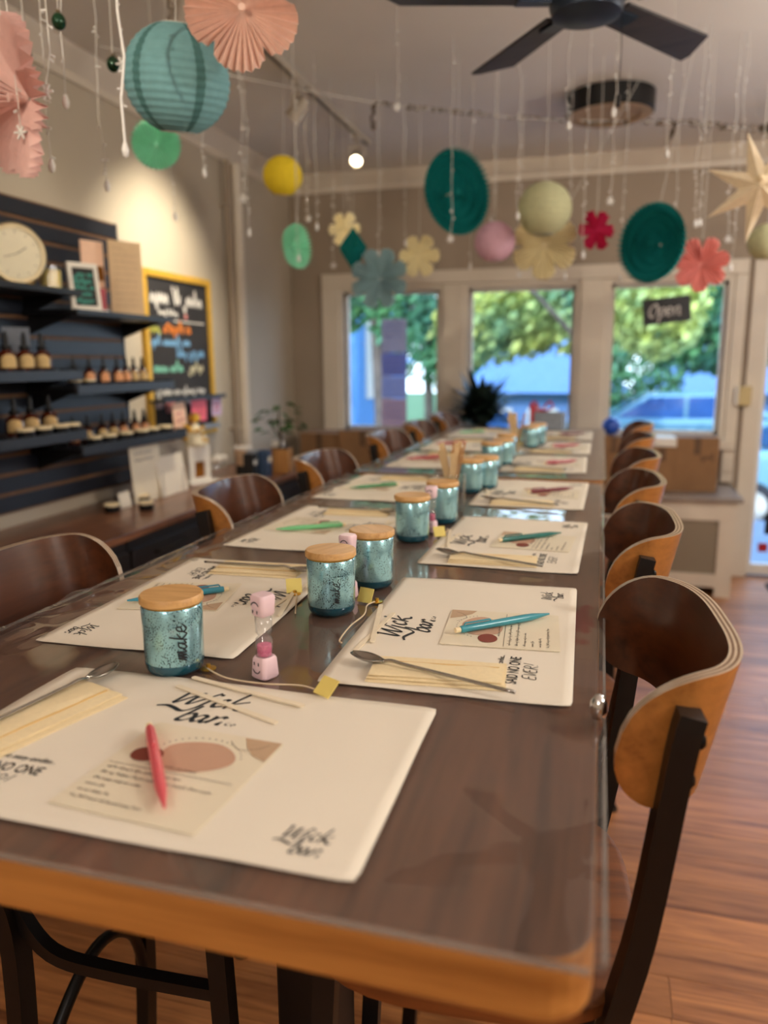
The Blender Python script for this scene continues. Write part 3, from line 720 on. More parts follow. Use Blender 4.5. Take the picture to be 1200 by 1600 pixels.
# ================================================================== PLACE SETTINGS
SHEET = None
def card_blob(): pass
def local(fr, u, v):   # setting frame -> world
    cx, cy, a = fr; return (cx+u*math.cos(a)-v*math.sin(a), cy+u*math.sin(a)+v*math.cos(a))
protos = {}
def make_mat(fr, label):
    if 'mat' not in protos:
        mb = MB(); nx, ny = 36, 24; W, H = .432, .278; vs = []; fs = []
        for j in range(ny+1):
            for i in range(nx+1):
                u, v = -W/2+W*i/nx, -H/2+H*j/ny
                e = max(0, .02-min(W/2-abs(u), H/2-abs(v)))/.02
                z = .0008+.0022*e*e*max(0, noise.noise(Vector((u*9, v*9, 2)))+.25)
                # slightly rounded corners
                rc = .006; du, dv = abs(u)-(W/2-rc), abs(v)-(H/2-rc)
                if du > 0 and dv > 0:
                    L = math.hypot(du, dv); k = rc/max(L, rc); u = math.copysign(W/2-rc+du*k, u); v = math.copysign(H/2-rc+dv*k, v)
                vs.append((u, v, z))
        for j in range(ny):
            for i in range(nx):
                a = j*(nx+1)+i; fs.append((a, a+1, a+nx+2, a+nx+1))
        mb.add(vs, fs); m = mb.build('placemat', 'paper', None, True)
        s = m.modifiers.new('solid', 'SOLIDIFY'); s.thickness = .0005; s.offset = -1
        tag(m, 'x', 'placemat', 'printed paper placemats')
        a = MB(); strokes(a, LOGO, -.06, .082, .0205, .27, .0013); strokes(a, LOGO_CO, -.06, .082, .0205, .07, .0013); a.build('printed_logo', 'ink', m)
        a = MB(); strokes(a, LOGO, .145, -.103, .0098, .25, .0013); a.build('corner_logo', 'ink', m)
        a = MB()
        vs, fs = font_mesh('I HAVE too many candles...', .0098, .12, .78); a.add([(x-.132, y_-.058, .0013) for x, y_, z in vs], fs)
        vs, fs = font_mesh('SAID NO ONE', .0185, .05, .68); a.add([(x-.132, y_-.078, .0013) for x, y_, z in vs], fs)
        strokes(a, EVER, -.155, -.099, .0115, .1, .0013, .15, None)
        a.build('printed_slogan', 'ink', m)
        protos['mat'] = m
    else: m = dup(protos['mat'], (0, 0, 0))
    m.location = (fr[0], fr[1], T); m.rotation_euler = (0, 0, fr[2]); m['label'] = label
    return m
def make_card(fr, u, v, r, label):
    if 'card' not in protos:
        W, H = .137, .148; mb = MB().prism(rrect(-W/2, W/2, -H/2, H/2, .002, 2), 0, .0008)
        c = mb.build('instruction_card', 'card'); tag(c, 'x', 'card', 'instruction cards on the placemats')
        MB().disc(.004, .026, .036, .027, .0012, 32, .07).build('blush_shape', 'blush', c)
        MB().disc(-.04, .016, .0155, .0125, .0014, 24, .03).build('russet_dot', 'russet', c)
        MB().add([(.03, .072, .0012), (.067, .073, .0012), (.067, .038, .0012), (.052, .044, .0012), (.04, .056, .0012)], [(0, 4, 3, 2, 1)]).build('tan_corner_shape', 'tan', c)
        a = MB()
        for k in range(17):
            an = .3+2.5*k/16; a.disc(.004+.043*math.cos(an), .026+.034*math.sin(an), .0009, .0009, .0012, 6)
        a.ribbon([(-.064, -.005), (.06, -.004)], .0006, .0012)
        rnd = random.Random(11)
        for k, (L, h) in enumerate(((.075, .0024), (.11, .0024), (.05, .002), (.02, .002), (.032, .002), (.07, .002))):
            scribble(a, -.06, -.013-.0095*k, L, h, .0004, .0012, rnd)
        scribble(a, -.03, .002, .05, .002, .0004, .0012, rnd)
        a.ribbon([tuple(p) for p in spline([Vector(p) for p in ((.02, .062), (.035, .05), (.05, .056), (.058, .066))], 5)], .0006, .0013)
        a.build('card_writing', 'greyink', c)
        protos['card'] = c
    else: c = dup(protos['card'], (0, 0, 0))
    x, y_ = local(fr, u, v); c.location = (x, y_, T+.0016); c.rotation_euler = (0, 0, fr[2]+r); c['label'] = label
def make_pen(fr, p0, p1, m, label, word):
    a = Vector((*p0, 0)); b_ = Vector((*p1, 0)); d = b_-a; ang = math.atan2(d.y, d.x)
    t = thing('pen', label, 'pen', (a.x, a.y, T+.0086), ang, 'pens on the instruction cards')
    L = .142
    mb = MB(); mb.T = Matrix.Rotation(PI/2, 4, 'Y')
    mb.lathe([(0, 0), (.0042, .0005), (.0048, .003), (.005, .02), (.0052, .1), (.0046, .115), (.0024, L-.010), (.0012, L), (0, L)], 14); mb.build('barrel', m, t, 40)
    MB().tube([(.006, 0, .005), (.008, 0, .0075), (.045, 0, .0072), (.047, 0, .0055)], .0013, 6).build('clip', m, t)
    mb = MB(); mb.T = Matrix.Rotation(PI/2, 4, 'Y'); mb.lathe([(.0034, -.007), (.0036, 0), (0, 0.0005)], 12); mb.build('push_cap', 'cream', t, 40)
def make_napkin(fr, u, v, r, label):
    if 'nap' not in protos:
        mb = MB()
        for k, (x0, x1, y0, y1, z) in enumerate(((-.038, .038, -.078, .076, .0), (-.034, .03, -.076, .075, .0025), (-.03, .012, -.074, .074, .005))):
            nx, ny = 6, 12; vs = []; fs = []
            for l in (0, 1):
                for j in range(ny+1):
                    for i in range(nx+1):
                        x = x0+(x1-x0)*i/nx; y_ = y0+(y1-y0)*j/ny; e = 1 if 0 < i < nx and 0 < j < ny else .2
                        vs.append((x+.0012*noise.noise(Vector((x*40, y_*40, k))), y_+.0015*noise.noise(Vector((x*50, y_*50, k+5))), z+(.0008+.0016*e+.0012*noise.noise(Vector((x*30, y_*25, k+9))) if l else 0)))
            n = (nx+1)*(ny+1)
            for j in range(ny):
                for i in range(nx):
                    q = j*(nx+1)+i; fs += [(n+q, n+q+1, n+q+nx+2, n+q+nx+1), (q, q+nx+1, q+nx+2, q+1)]
            ring = [i for i in range(nx+1)]+[j*(nx+1)+nx for j in range(1, ny+1)]+[ny*(nx+1)+i for i in range(nx-1, -1, -1)]+[j*(nx+1) for j in range(ny-1, 0, -1)]
            for i in range(len(ring)): a, b_ = ring[i], ring[(i+1) % len(ring)]; fs.append((a, b_, n+b_, n+a))
            mb.add(vs, fs)
        o = mb.build('napkin', 'napkin', None, 60); tag(o, 'x', 'napkin', 'folded napkins')
        f = MB().box(.011, .0135, -.07, .07, .0052, .0062); f.build('fold_line', 'napkin_fold', o)
        protos['nap'] = o
    else: o = dup(protos['nap'], (0, 0, 0))
    x, y_ = local(fr, u, v); o.location = (x, y_, T+.0014); o.rotation_euler = (0, 0, fr[2]+r); o['label'] = label
def make_spoon(fr, p0, p1, label):
    # p0 bowl tip, p1 handle end
    if 'spoon' not in protos:
        t = thing('spoon', 'x', 'spoon', (0, 0, 0), 0, 'long steel spoons')
        nb, ns = 14, 8; vs = []; fs = []; mb = MB()
        for j in range(nb+1):
            u = j/nb; x = u*.046; w = .0125*math.sin(PI*min(1, (u*.93+.04)))**.62*(1-.25*u)
            for i in range(ns+1):
                s = -1+2*i/ns; vs.append((x, w*s, .010+.002*(1-u)-.006*math.sin(PI*u)*(1-s*s)))
        for j in range(nb):
            for i in range(ns): q = j*(ns+1)+i; fs.append((q, q+1, q+ns+2, q+ns+1))
        mb.add(vs, fs); o = mb.build('bowl', 'steel', t, True); sd = o.modifiers.new('solid', 'SOLIDIFY'); sd.thickness = .0012
        MB().tube(spline([Vector(p) for p in ((.043, 0, .0096), (.055, 0, .0125), (.075, 0, .0115), (.14, 0, .0105), (.206, 0, .0092))], 5), .002, 8, sq=None).build('handle', 'steel', t, True)
        protos['spoon'] = t
    else: t = dup(protos['spoon'], (0, 0, 0))
    d = Vector(p1)-Vector(p0); t.location = (p0[0], p0[1], T+.0012); t.rotation_euler = (0, 0, math.atan2(d.y, d.x)); t['label'] = label
def make_strip(p0, p1, label, dz):
    d = Vector(p1)-Vector(p0); L = .152
    if 'strip' not in protos:
        o = MB().prism(rrect(0, L, -.0032, .0032, .002, 3), 0, .0012).build('wax_strip', 'strip'); protos['strip'] = o; tag(o, 'x', 'strip', 'pale flat strips')
    else: o = dup(protos['strip'], (0, 0, 0))
    o.location = (p0[0], p0[1], T+.0015+dz); o.rotation_euler = (0, 0, math.atan2(d.y, d.x)); o['label'] = label
def make_wick(pts, disc, stick, label, tilt=.5, rz=0.):
    t = thing('candle_wick', label, 'wick', (pts[0][0], pts[0][1], T), 0, 'wicks with yellow stickers')
    o0 = Vector((pts[0][0], pts[0][1], 0))
    MB().tube(spline([Vector((*p, .003))-o0 for p in pts], 6), .0011, 6).build('cord', 'cord', t, True)
    mb = MB(); mb.lathe([(.009, 0), (.009, .001), (.003, .0018), (.0025, .006), (0, .006)], 16, (disc[0]-o0.x, disc[1]-o0.y, .0015)); mb.build('metal_tab', 'gold', t, 40)
    mb = MB(); mb.T = Matrix.Translation((stick[0]-o0.x, stick[1]-o0.y, .002)) @ Matrix.Rotation(rz, 4, 'Z') @ Matrix.Rotation(tilt, 4, 'X')
    mb.box(-.012, .012, 0, .022, 0, .0012); s = mb.build('sticker', 'yellow', t); s['label'] = 'yellow square sticker'
SET = [
 ('near', (-.362, .581, 0.0), 'at the near end of the table'),
 ('r1', (-.157, .971, PI/2+.02), 'first on the right side'), ('r2', (-.158, 1.492, PI/2-.02), 'second on the right side'), ('r3', (-.164, 2.067, PI/2-.015), 'third on the right side'),
 ('r4', (-.176, 2.69, PI/2+.01), 'fourth on the right side'), ('r5', (-.17, 3.21, PI/2), 'fifth on the right side'), ('r6', (-.17, 3.75, PI/2), 'sixth on the right side'),
 ('l1', (-.555, 1.0, -PI/2+.03), 'first on the left side'), ('l2', (-.553, 1.527, -PI/2-.03), 'second on the left side'), ('l3', (-.575, 2.07, -PI/2-.05), 'third on the left side'),
 ('l4', (-.56, 2.7, -PI/2), 'fourth on the left side'), ('l5', (-.56, 3.22, -PI/2), 'fifth on the left side'), ('l6', (-.56, 3.76, -PI/2), 'sixth on the left side')]
FR = {}
for k, fr, d in SET:
    FR[k] = fr; make_mat(fr, 'white printed paper placemat, '+d)
for k, fr, d in SET:
    make_card(fr, .02 if k == 'near' else .0, -.042 if k == 'near' else -.045, {'near': -.07, 'r1': .05, 'l1': .16, 'l2': -.1}.get(k, random.uniform(-.06, .06)), 'cream instruction card with blush shapes on the placemat '+d)
    u0, v0 = (-.162, .012); rr = .06
    if k == 'near': u0, v0, rr = -.163, .015, -.32
    make_napkin(fr, u0, v0, rr+random.uniform(-.05, .05), 'folded cream napkin under a spoon on the placemat '+d)
    if k == 'near': make_spoon(fr, (-.519, .716), (-.562, .50), 'long steel spoon on the napkin '+d)
    else:
        sgn = -.3 if k[0] == 'r' else -.05
        p0 = local(fr, -.152, .116); p1 = local(fr, -.152+sgn*.2, .116-.19); make_spoon(fr, p0, p1, 'long steel spoon on the napkin '+d)
PENS = {'near': ((-.399, .592), (-.302, .462), 'pen_pink', 'pink'), 'r1': ((-.162, .938), (-.052, 1.034), 'pen_teal', 'teal blue'), 'r2': ((-.173, 1.462), (-.058, 1.56), 'pen_dkteal', 'dark teal'),
        'r3': ((-.17, 2.042), (-.062, 2.132), 'pen_wine', 'dark wine red'), 'r4': ((-.17, 2.64), (-.06, 2.75), 'pen_red', 'rose red'), 'r5': ((-.18, 3.18), (-.07, 3.28), 'pen_red', 'rose red'), 'r6': ((-.18, 3.72), (-.07, 3.8), 'pen_wine', 'wine red'),
        'l1': ((-.544, 1.026), (-.66, .933), 'pen_blue', 'bright blue'), 'l2': ((-.519, 1.52), (-.638, 1.445), 'pen_green', 'mint green'), 'l3': ((-.547, 2.083), (-.645, 2.002), 'pen_grn2', 'leaf green'),
        'l4': ((-.55, 2.74), (-.66, 2.66), 'pen_red', 'rose red'), 'l5': ((-.55, 3.26), (-.66, 3.18), 'pen_red', 'rose red'), 'l6': ((-.55, 3.8), (-.66, 3.72), 'pen_green', 'mint green')}
DD = {k: d for k, fr, d in SET}
for k, (a, b_, m, w) in PENS.items(): make_pen(FR[k], a, b_, m, w+' pen on the instruction card '+DD[k], w)
make_strip((-.434, .700), (-.29, .645), 'pale flat strip crossing over the printed logo, near end of table', 0); make_strip((-.427, .722), (-.272, .684), 'pale flat strip on top, pointing to the yellow sticker at the near end', .0014)
for k, fr, d in SET[1:]:
    for q, (u, v, du, dv) in enumerate(((-.15+.03, .122, .15, -.012), (-.09, .108, .14, .026))):
        make_strip(local(fr, u, v), local(fr, u+du, v+dv), 'pale flat strip, %s of two on the placemat %s' % (('lower', 'upper')[q], d), .0014*q)
make_wick([(-.427, .752), (-.39, .731), (-.344, .727), (-.30, .733), (-.272, .722)], (-.424, .753), (-.272, .716), 'wick cord with yellow sticker behind the near placemat', .7, -.5)
make_wick([(-.30, .868), (-.306, .878), (-.309, .93), (-.305, .98), (-.313, 1.02), (-.307, 1.04)], (-.305, 1.045), (-.322, 1.035), 'kinked wick with dark tab left of the first right placemat', 1.1, -.3)
make_wick([(-.40, .96), (-.415, 1.0), (-.43, 1.04), (-.437, 1.049)], (-.437, 1.05), (-.44, 1.055), 'wick with gold tab left of the second blue jar', 1.2, .5)
make_wick([(-.30, 1.56), (-.295, 1.54), (-.30, 1.52), (-.303, 1.505)], (-.303, 1.505), (-.30, 1.487), 'wick with yellow sticker by the second right placemat', 1.0, .5)
for i, (k, x, y_) in enumerate((('r3', -.313, 2.1), ('r4', -.318, 2.66), ('r5', -.31, 3.2))):
    make_wick([(x+.02, y_+.05), (x+.01, y_+.03), (x, y_)], (x, y_), (x, y_-.01), 'wick with yellow sticker left of the placemat '+DD[k], 1.2, 0)

# ------------------------------------------------------------------ jars
def make_jar():
    t = thing('candle_jar', 'x', 'candle jar', (0, 0, 0), 0, 'speckled teal candle jars with bamboo lids')
    r = .0335
    MB().lathe([(0, 0), (r*.86, 0), (r*.93, .002), (r*.985, .006), (r, .012), (r, .0125), (0, .0125)], 40).build('glass_foot', 'jar_base', t, 40)
    MB().lathe([(r*.985, .0126), (r, .014), (r*1.02, .05), (r*1.03, .077), (r*.99, .079), (r*.95, .077), (r*.95, .06)], 48).build('jar_body', 'jar', t, 40)
    MB().lathe([(r*.99, .0792), (r*1.01, .0796), (r*1.01, .0806), (r*.99, .081)], 40).build('seal', 'gold', t, 40)
    MB().lathe([(r*1.03, .0811), (r*1.075, .0825), (r*1.075, .089), (r*1.03, .091), (0, .0912)], 48).build('lid', 'bamboo', t, 40)
    return t
JAR = [(-.464, .748, 'front jar with a handwritten word, nearest the camera'), (-.357, .992, 'second from the camera'), (-.338, 1.132, 'third, just behind the second'), (-.350, 1.455, 'fourth, beside the second sand timer'), (-.326, 1.64, 'fifth, behind the second sand timer'),
       (-.332, 2.05, 'sixth, behind the stick glass'), (-.300, 2.12, 'seventh, behind the stick glass'), (-.335, 2.50, 'first on the farther table'), (-.312, 2.62, 'second on the farther table'), (-.322, 2.8, 'third on the farther table'), (-.268, 3.17, 'fourth on the farther table'), (-.25, 3.3, 'fifth on the farther table')]
j0 = make_jar()
for i, (x, y_, d) in enumerate(JAR):
    o = j0 if i == 0 else dup(j0, (0, 0, 0))
    o.location = (x, y_, T+.0008); o.rotation_euler = (0, 0, i*1.1); o['label'] = 'speckled teal glass candle jar, '+d
# handwriting on the front jar and the second one
def jar_word(par, a0, size, vert=True):
    mb = MB(); r = .0335*1.03+.0006; vs = []; base = MB()
    strokes(base, MAKE, 0, 0, size, .13, 0, .2, None)
    for x, y_, z in base.v:
        # word runs upward
        h = .02+x*.95+.0; a = a0-(y_)/r
        vs.append((r*math.cos(a), r*math.sin(a), h))
    mb.add(vs, base.f); o = mb.build('written_word', 'ink', par)
js = [o for o in bpy.data.objects if o.name.startswith('candle_jar')]
js.sort(key=lambda o: o.location.y)
def face_ang(o): return math.atan2(-o.location.y, -o.location.x)-o.rotation_euler[2]
jar_word(js[0], face_ang(js[0])+.42, .0125); jar_word(js[1], face_ang(js[1])+.35, .009)

# ------------------------------------------------------------------ sand timers
def timer(x, y_, rz, label):
    t = thing('sand_timer', label, 'sand timer', (x, y_, T+.0006), rz, 'pink smiley sand timers')
    def end(z0, z1, flip):
        mb = MB(); s0, s1 = (.0108, .0124)
        if flip: s0, s1 = .0116, .010
        n = 6; vs = []; rings = [(z0, .88), (z0+.002, 1), (z1-.003, 1), (z1, .85)]
        polys = []
        for k, (z, q) in enumerate(rings):
            f = (z-z0)/(z1-z0); s = (s1*(1-f)+s0*f)*q
            polys.append([(px, py, z) for px, py in rrect(-s, s, -s, s, s*.45, 4)])
        m = len(polys[0]); vs = [p for q in polys for p in q]; fs = [tuple(reversed(range(m))), tuple(range(3*m, 4*m))]
        for k in range(3): fs += [(k*m+i, k*m+(i+1) % m, (k+1)*m+(i+1) % m, (k+1)*m+i) for i in range(m)]
        mb.add(vs, fs); o = mb.build('end_cap', 'pinkplastic', t, 40)
        # smiley print on the front (-y) face
        f = MB(); zc = (z0+z1)/2; yy = -(s1+s0)/2-.0012; sg = -1 if flip else 1
        f.ribbon([(-.006*math.cos(a), zc-sg*(-.001+.006*math.sin(a))) for a in [PI*(.1+.8*i/10) for i in range(11)]], .0013, yy, None, 'xz')
        for ex in (-.0035, .0035): f.ribbon([(ex, zc+sg*.004), (ex, zc+sg*.0078)], .0016, yy, None, 'xz')
        f.build('smiley_print', 'ink', o)
    end(0, .025, False); end(.073, .097, True)
    MB().lathe([(.0095, .0252), (.0095, .045), (.006, .0488), (.006, .0495), (.0095, .0535), (.0095, .0728)], 24).build('glass_tube', 'tubeglass', t, True)
    MB().lathe([(0, .0256), (.0082, .0256), (.0082, .038), (.003, .0395), (0, .04)], 16).build('sand', 'pinksand', t, 40)
timer(-.352, .752, -.42, 'pink smiley sand timer standing right of the front jar'); timer(-.354, 1.06, -.2, 'pink sand timer half hidden behind the second jar'); timer(-.328, 1.53, -.15, 'pink sand timer between the fourth and fifth jars')

# ------------------------------------------------------------------ glasses of sticks
def stick_glass(x, y_, label, n, seed, tall):
    t = thing('drinking_glass', label, 'glass', (x, y_, T+.0006), 0, 'glasses holding sticks')
    MB().lathe([(0, 0), (.031, 0), (.033, .004), (.034, .08), (.0352, .085), (.034, .088), (.032, .086), (.031, .01), (0, .008)], 32).build('tumbler', 'glass', t, 40)
    rnd = random.Random(seed)
    for k in range(n):
        a = rnd.uniform(0, 2*PI); r0 = rnd.uniform(0, .016); le = rnd.uniform(.05, .072) if tall else rnd.uniform(.0, .02); aa = a+rnd.uniform(-.4, .4)
        b0 = Vector((x+r0*math.cos(a+PI)*.6, y_+r0*math.sin(a+PI)*.6, T+.012)); L = rnd.uniform(.135, .165)
        lean = rnd.uniform(.02, .036)
        tp = Vector((x+lean*math.cos(aa), y_+lean*math.sin(aa), T+L))
        wide = k % 3 != 0
        o = MB().tube([(0, 0, 0), tuple(tp-b0)], .003, 4, sq=((.0055, .0009) if wide else (.0017, .0017))).build('wooden_stick', 'stick' if wide else 'stick2'); o.location = b0
        tag(o, ('pale flat wooden stick standing in the glass ' if wide else 'thin tan wooden stick standing in the glass ')+('behind the fifth jar' if seed == 1 else 'on the farther table'), 'stick', 'sticks in the glass, '+('near' if seed == 1 else 'far')+(' flat' if wide else ' thin'))
stick_glass(-.332, 1.775, 'clear glass full of wooden sticks behind the fifth jar', 22, 1, True); stick_glass(-.296, 2.9, 'clear glass of upright sticks on the farther table', 9, 2, False)

# ================================================================== FAR END OF TABLES / WINDOW LEDGE
# radiator cover with stone top
t = thing('radiator_cover', 'cream painted radiator cover with grey top under the windows', 'radiator cover', (0, 4.83, 0))
x0, x1, D, H = -1.3, .80, .53, .585
mb = MB()
cuts = [(-1.3, -.62), (-.62, .08), (.08, .80)]
for a, b_ in cuts:
    mb.box(a, a+.11 if a > -1.2 else a+.09, 0, .03, 0, H); mb.box(b_-.09, b_, 0, .0305, 0, H); mb.box(a+.09, b_-.09, .0005, .03, .47, H); mb.box(a+.09, b_-.09, .0005, .03, .06, .14)
mb.box(x1-.03, x1, .03, D, 0, H); mb.box(x0, x0+.03, .03, D, 0, H)
mb.build('cover_frame', 'trim', t)
for a, b_ in cuts: MB().box(a+.09, b_-.09, .014, .02, .14, .47).build('grille_panel', 'mesh', t)
boxobj('stone_top', 'stone', x0-.02, x1+.03, -.03, D, H, H+.03, t, .004)
# boxes
def carton(label, x0, x1, y0, y1, z0, z1, mark=True, rz=0.):
    t = thing('cardboard_box', label, 'box', ((x0+x1)/2, (y0+y1)/2, z0), rz, 'cardboard boxes by the windows')
    w, d_, h = (x1-x0)/2, (y1-y0)/2, z1-z0
    boxobj('carton', 'cardboard', -w, w, -d_, d_, 0, h, t, .003)
    MB().box(-w-.0005, -.002, -d_, d_, h+.0002, h+.003).box(.002, w+.0005, -d_, d_, h+.0002, h+.003).build('flap', 'cardboard', t)
    boxobj('tape_strip', 'tape', -.02, .02, -d_-.0008, -d_-.0001, h*.7, h, t)
    if mark:
        sm = MB(); scribble(sm, .02, h*.6, .075, .03, .006, -d_-.0012, random.Random(3), 'xz'); sm.build('stamp', 'tape', t)
carton('tall brown cardboard box on the radiator cover, right of its pair', .455, .70, 4.98, 5.25, .616, .945)
carton('lower brown box with a white packet on top, right window', .30, .452, 4.95, 5.22, .616, .885, False)
carton('brown box behind the farthest right stools', -.08, .26, 4.95, 5.2, .616, .945, False)
o = MB().prism(rrect(-.085, .085, -.1, .1, .01), 0, .055).build('paper_packet', 'white', bevel=.004); o.location = (.385, 5.08, .889); tag(o, 'white wrapped paper packet lying on a brown box', 'packet')
o = MB().lathe([(.056*math.sin(PI*i/14), .056-.056*math.cos(PI*i/14)) for i in range(15)], 24).build('toy_ball', 'blueball', None, True); o.location = (.07, 5.05, .949); tag(o, 'small bright blue ball below the right window', 'ball')
carton('big brown carton below the left window, left of the pair', -1.99, -1.71, 4.95, 5.25, .46, .93, False); carton('big brown carton below the left window, right of the pair', -1.70, -1.36, 4.92, 5.25, .617, .955, False)
carton('lower brown carton on the floor in the left corner', -1.99, -1.62, 4.74, 4.93, 0, .5, False); carton('brown carton under the stacked one in the corner', -1.99, -1.71, 4.95, 5.25, 0, .458, False)
carton('brown carton behind the farthest left stools', -1.35, -1.05, 4.93, 5.2, .617, .9, False)
# dark potted plant
t = thing('potted_plant', 'dark bushy potted plant in front of the middle window', 'plant', (-.755, 5.05, .616))
MB().lathe([(0, 0), (.08, 0), (.1, .18), (.104, .2), (.09, .2), (.085, .17), (0, .17)], 24).build('pot', 'dropper', t, 40)
lf = MB(); rnd = random.Random(9)
for k in range(230):
    a = rnd.uniform(0, 2*PI); el = rnd.uniform(-.1, 1.3); L = rnd.uniform(.2, .34); w = rnd.uniform(.016, .03)
    b0 = Vector((.02*math.cos(a), .02*math.sin(a), .36+rnd.uniform(0, .14))); d_ = Vector((math.cos(a)*math.cos(el), math.sin(a)*math.cos(el), math.sin(el))); sd = Vector((-math.sin(a), math.cos(a), 0))
    m1 = b0+d_*L*.5+Vector((0, 0, .01)); tp = b0+d_*L-Vector((0, 0, .03)); lf.add([b0-sd*w*.3, m1-sd*w, tp, m1+sd*w, b0+sd*w*.3], [(0, 1, 2, 3, 4)])
lf.build('foliage', 'darkleaf', t)['kind'] = 'stuff'
MB().tube([(0, 0, .15), (.01, 0, .45)], .012, 6).build('stem', 'bark', t)
# gift
t = thing('gift_box', 'small gift parcel with a red bow at the far table end', 'gift', (-.255, 4.03, T+.0008), -.2); t.scale = (1.3, 1.3, 1.3)
boxobj('parcel', 'greybox', -.05, .065, -.03, .03, 0, .07, t, .003)
boxobj('ribbon_band', 'red', -.066, -.0505, -.031, .031, 0, .1, t, .003)
bw = MB()
for s in (-1, 1):
    bw.tube(spline([Vector(p) for p in ((-.03, 0, .072), (-.03+s*.03, .01, .11), (-.03+s*.045, 0, .085), (-.03, 0, .072))], 6), [.004]*19, 6)
    bw.tube([(-.03, 0, .073), (-.03+s*.03, -.01, .075)], .005, 4)
bw.build('bow', 'red', t, True)
# tins, small blue glasses on farther table
# thermostat by window
t = thing('thermostat', 'ivory thermostat box on the window frame at right', 'thermostat', (.868, YF-.036, 1.185))
boxobj('housing', 'switch', -.03, .042, -.035, 0, -.06, .06, t, .004); boxobj('side_plate', 'white', -.052, -.031, -.028, 0, -.055, .055, t, .003)
# floor mat
o = MB().prism(rrect(1.06, 1.75, 4.2, 5.2, .02), .001, .012).build('door_mat', 'doormat'); tag(o, 'black door mat on the floor before the glazed door', 'mat')
# open sign
t = thing('open_sign', 'black hanging sign reading Open in the right window', 'sign', (.376, 5.336, 1.72)); t.rotation_euler = (0, -.1, 0)
pts = []
W, H = .146, .083
for i in range(17): pts.append((-W+2*W*i/16, -H+(.004 if i % 2 else 0)))
for i in range(1, 10): pts.append((W-(.004 if i % 2 else 0), -H+2*H*i/10))
for i in range(17): pts.append((W-2*W*i/16, H-(.004 if i % 2 else 0)))
for i in range(1, 10): pts.append((-W+(.004 if i % 2 else 0), H-2*H*i/10))
mb = MB(); mb.T = Matrix.Rotation(PI/2, 4, 'X'); mb.prism(pts, -.006, .006); mb.build('plaque', 'black', t)
mb = MB(); strokes(mb, OPEN, -.108, -.035, .054, .27, -.0075, .15, .6, 6, 'xz'); mb.build('sign_lettering', 'chalk_white', t)
mb = MB(); mb.tube([(-.12, 0, .08), (0, .006, .27), (.12, 0, .08)], .0012, 4); mb.build('hanging_cord', 'cord', t)
# flyers on the left window
for i, (z0, z1, m, lab) in enumerate(((1.475, 1.71, 'f_grey', 'greyish flyer, topmost on the left window pane'), (1.31, 1.47, 'f_peri', 'periwinkle blue flyer, second from top on the left pane'), (1.15, 1.305, 'f_lav', 'pale lavender flyer, third from top on the left pane'), (.935, 1.145, 'f_pink', 'pink flyer, lowest on the left window pane'))):
    o = MB().box(-1.535, -1.348, YF+.046, YF+.0472, z0, z1).build('window_flyer', m); tag(o, lab, 'flyer', 'flyers on the left window')
    mb = MB(); rnd = random.Random(i)
    for k in range(3): scribble(mb, -1.515, z1-.05-.04*k, .13, .010, .003, YF+.0455, rnd, 'xz')
    mb.build('flyer_print', M['f_peri'] if i != 1 else M['f_grey'], o)

# ================================================================== LEFT WALL
SY0, SY1, SZ0, SZ1 = .4, 3.22, .845, 2.035
t = thing('slatwall_panel', 'dark navy slatwall panel on the left wall with brown grooves', 'panel', (XL, SY0, 0))
boxobj('backing', 'groove', .002, .0235, 0, SY1-SY0, SZ0, SZ1, t)
n = 16; ph = (SZ1-SZ0)/n
s0 = MB().box(.024, .03, 0, SY1-SY0, .007, ph-.007).build('slat', 'slat', t, bevel=.0015); s0.location = (0, 0, SZ0)
for k in range(1, n):
    o = s0.copy(); COL.objects.link(o); o.location = (0, 0, SZ0+ph*k)
boxobj('edge_strip', 'slat', .002, .032, SY1-SY0+.0005, SY1-SY0+.012, SZ0, SZ1, t)
def shelf(label, y0, y1, z, d, lip, bins):
    t = thing('wall_shelf', label, 'shelf', (XL+.031, y0, z), 0, 'black shelves on the slatwall')
    boxobj('shelf_board', 'black', 0, d, 0, y1-y0, -.022, 0, t, .002)
    if lip:
        boxobj('front_lip', 'lip', d+.0005, d+.01, 0, y1-y0, -.026, .012, t, .002)
        k = 0; y_ = .0
        while y_ < y1-y0+.01:
            boxobj('divider', 'lip', d-.05, d-.0005, y_, y_+.006, .0005, .018, t); y_ += bins
    for yy in (.03, y1-y0-.04):
        MB().add([(0, yy, -.0225), (d*.8, yy, -.0225), (0, yy, -.09), (0, yy+.008, -.0225), (d*.8, yy+.008, -.0225), (0, yy+.008, -.09)], [(0, 1, 2), (3, 5, 4), (0, 3, 4, 1), (1, 4, 5, 2), (2, 5, 3, 0)]).build('bracket', 'black', t)
shelf('black shelf top left holding the round clock dish', .9, 2.62, 1.685, .24, False, 1); shelf('black shelf holding framed print and menus, end of upper row', 2.57, 3.26, 1.615, .25, False, 1)
shelf('black bottle shelf, upper row at left', .9, 2.60, 1.375, .22, True, .082); shelf('black bottle shelf, upper row at right end', 2.55, 3.25, 1.318, .23, True, .087)
shelf('black bottle shelf, lower row at left', .9, 2.60, 1.145, .22, True, .094); shelf('black bottle shelf, lower row at right end', 2.55, 3.34, 1.082, .23, True, .098)
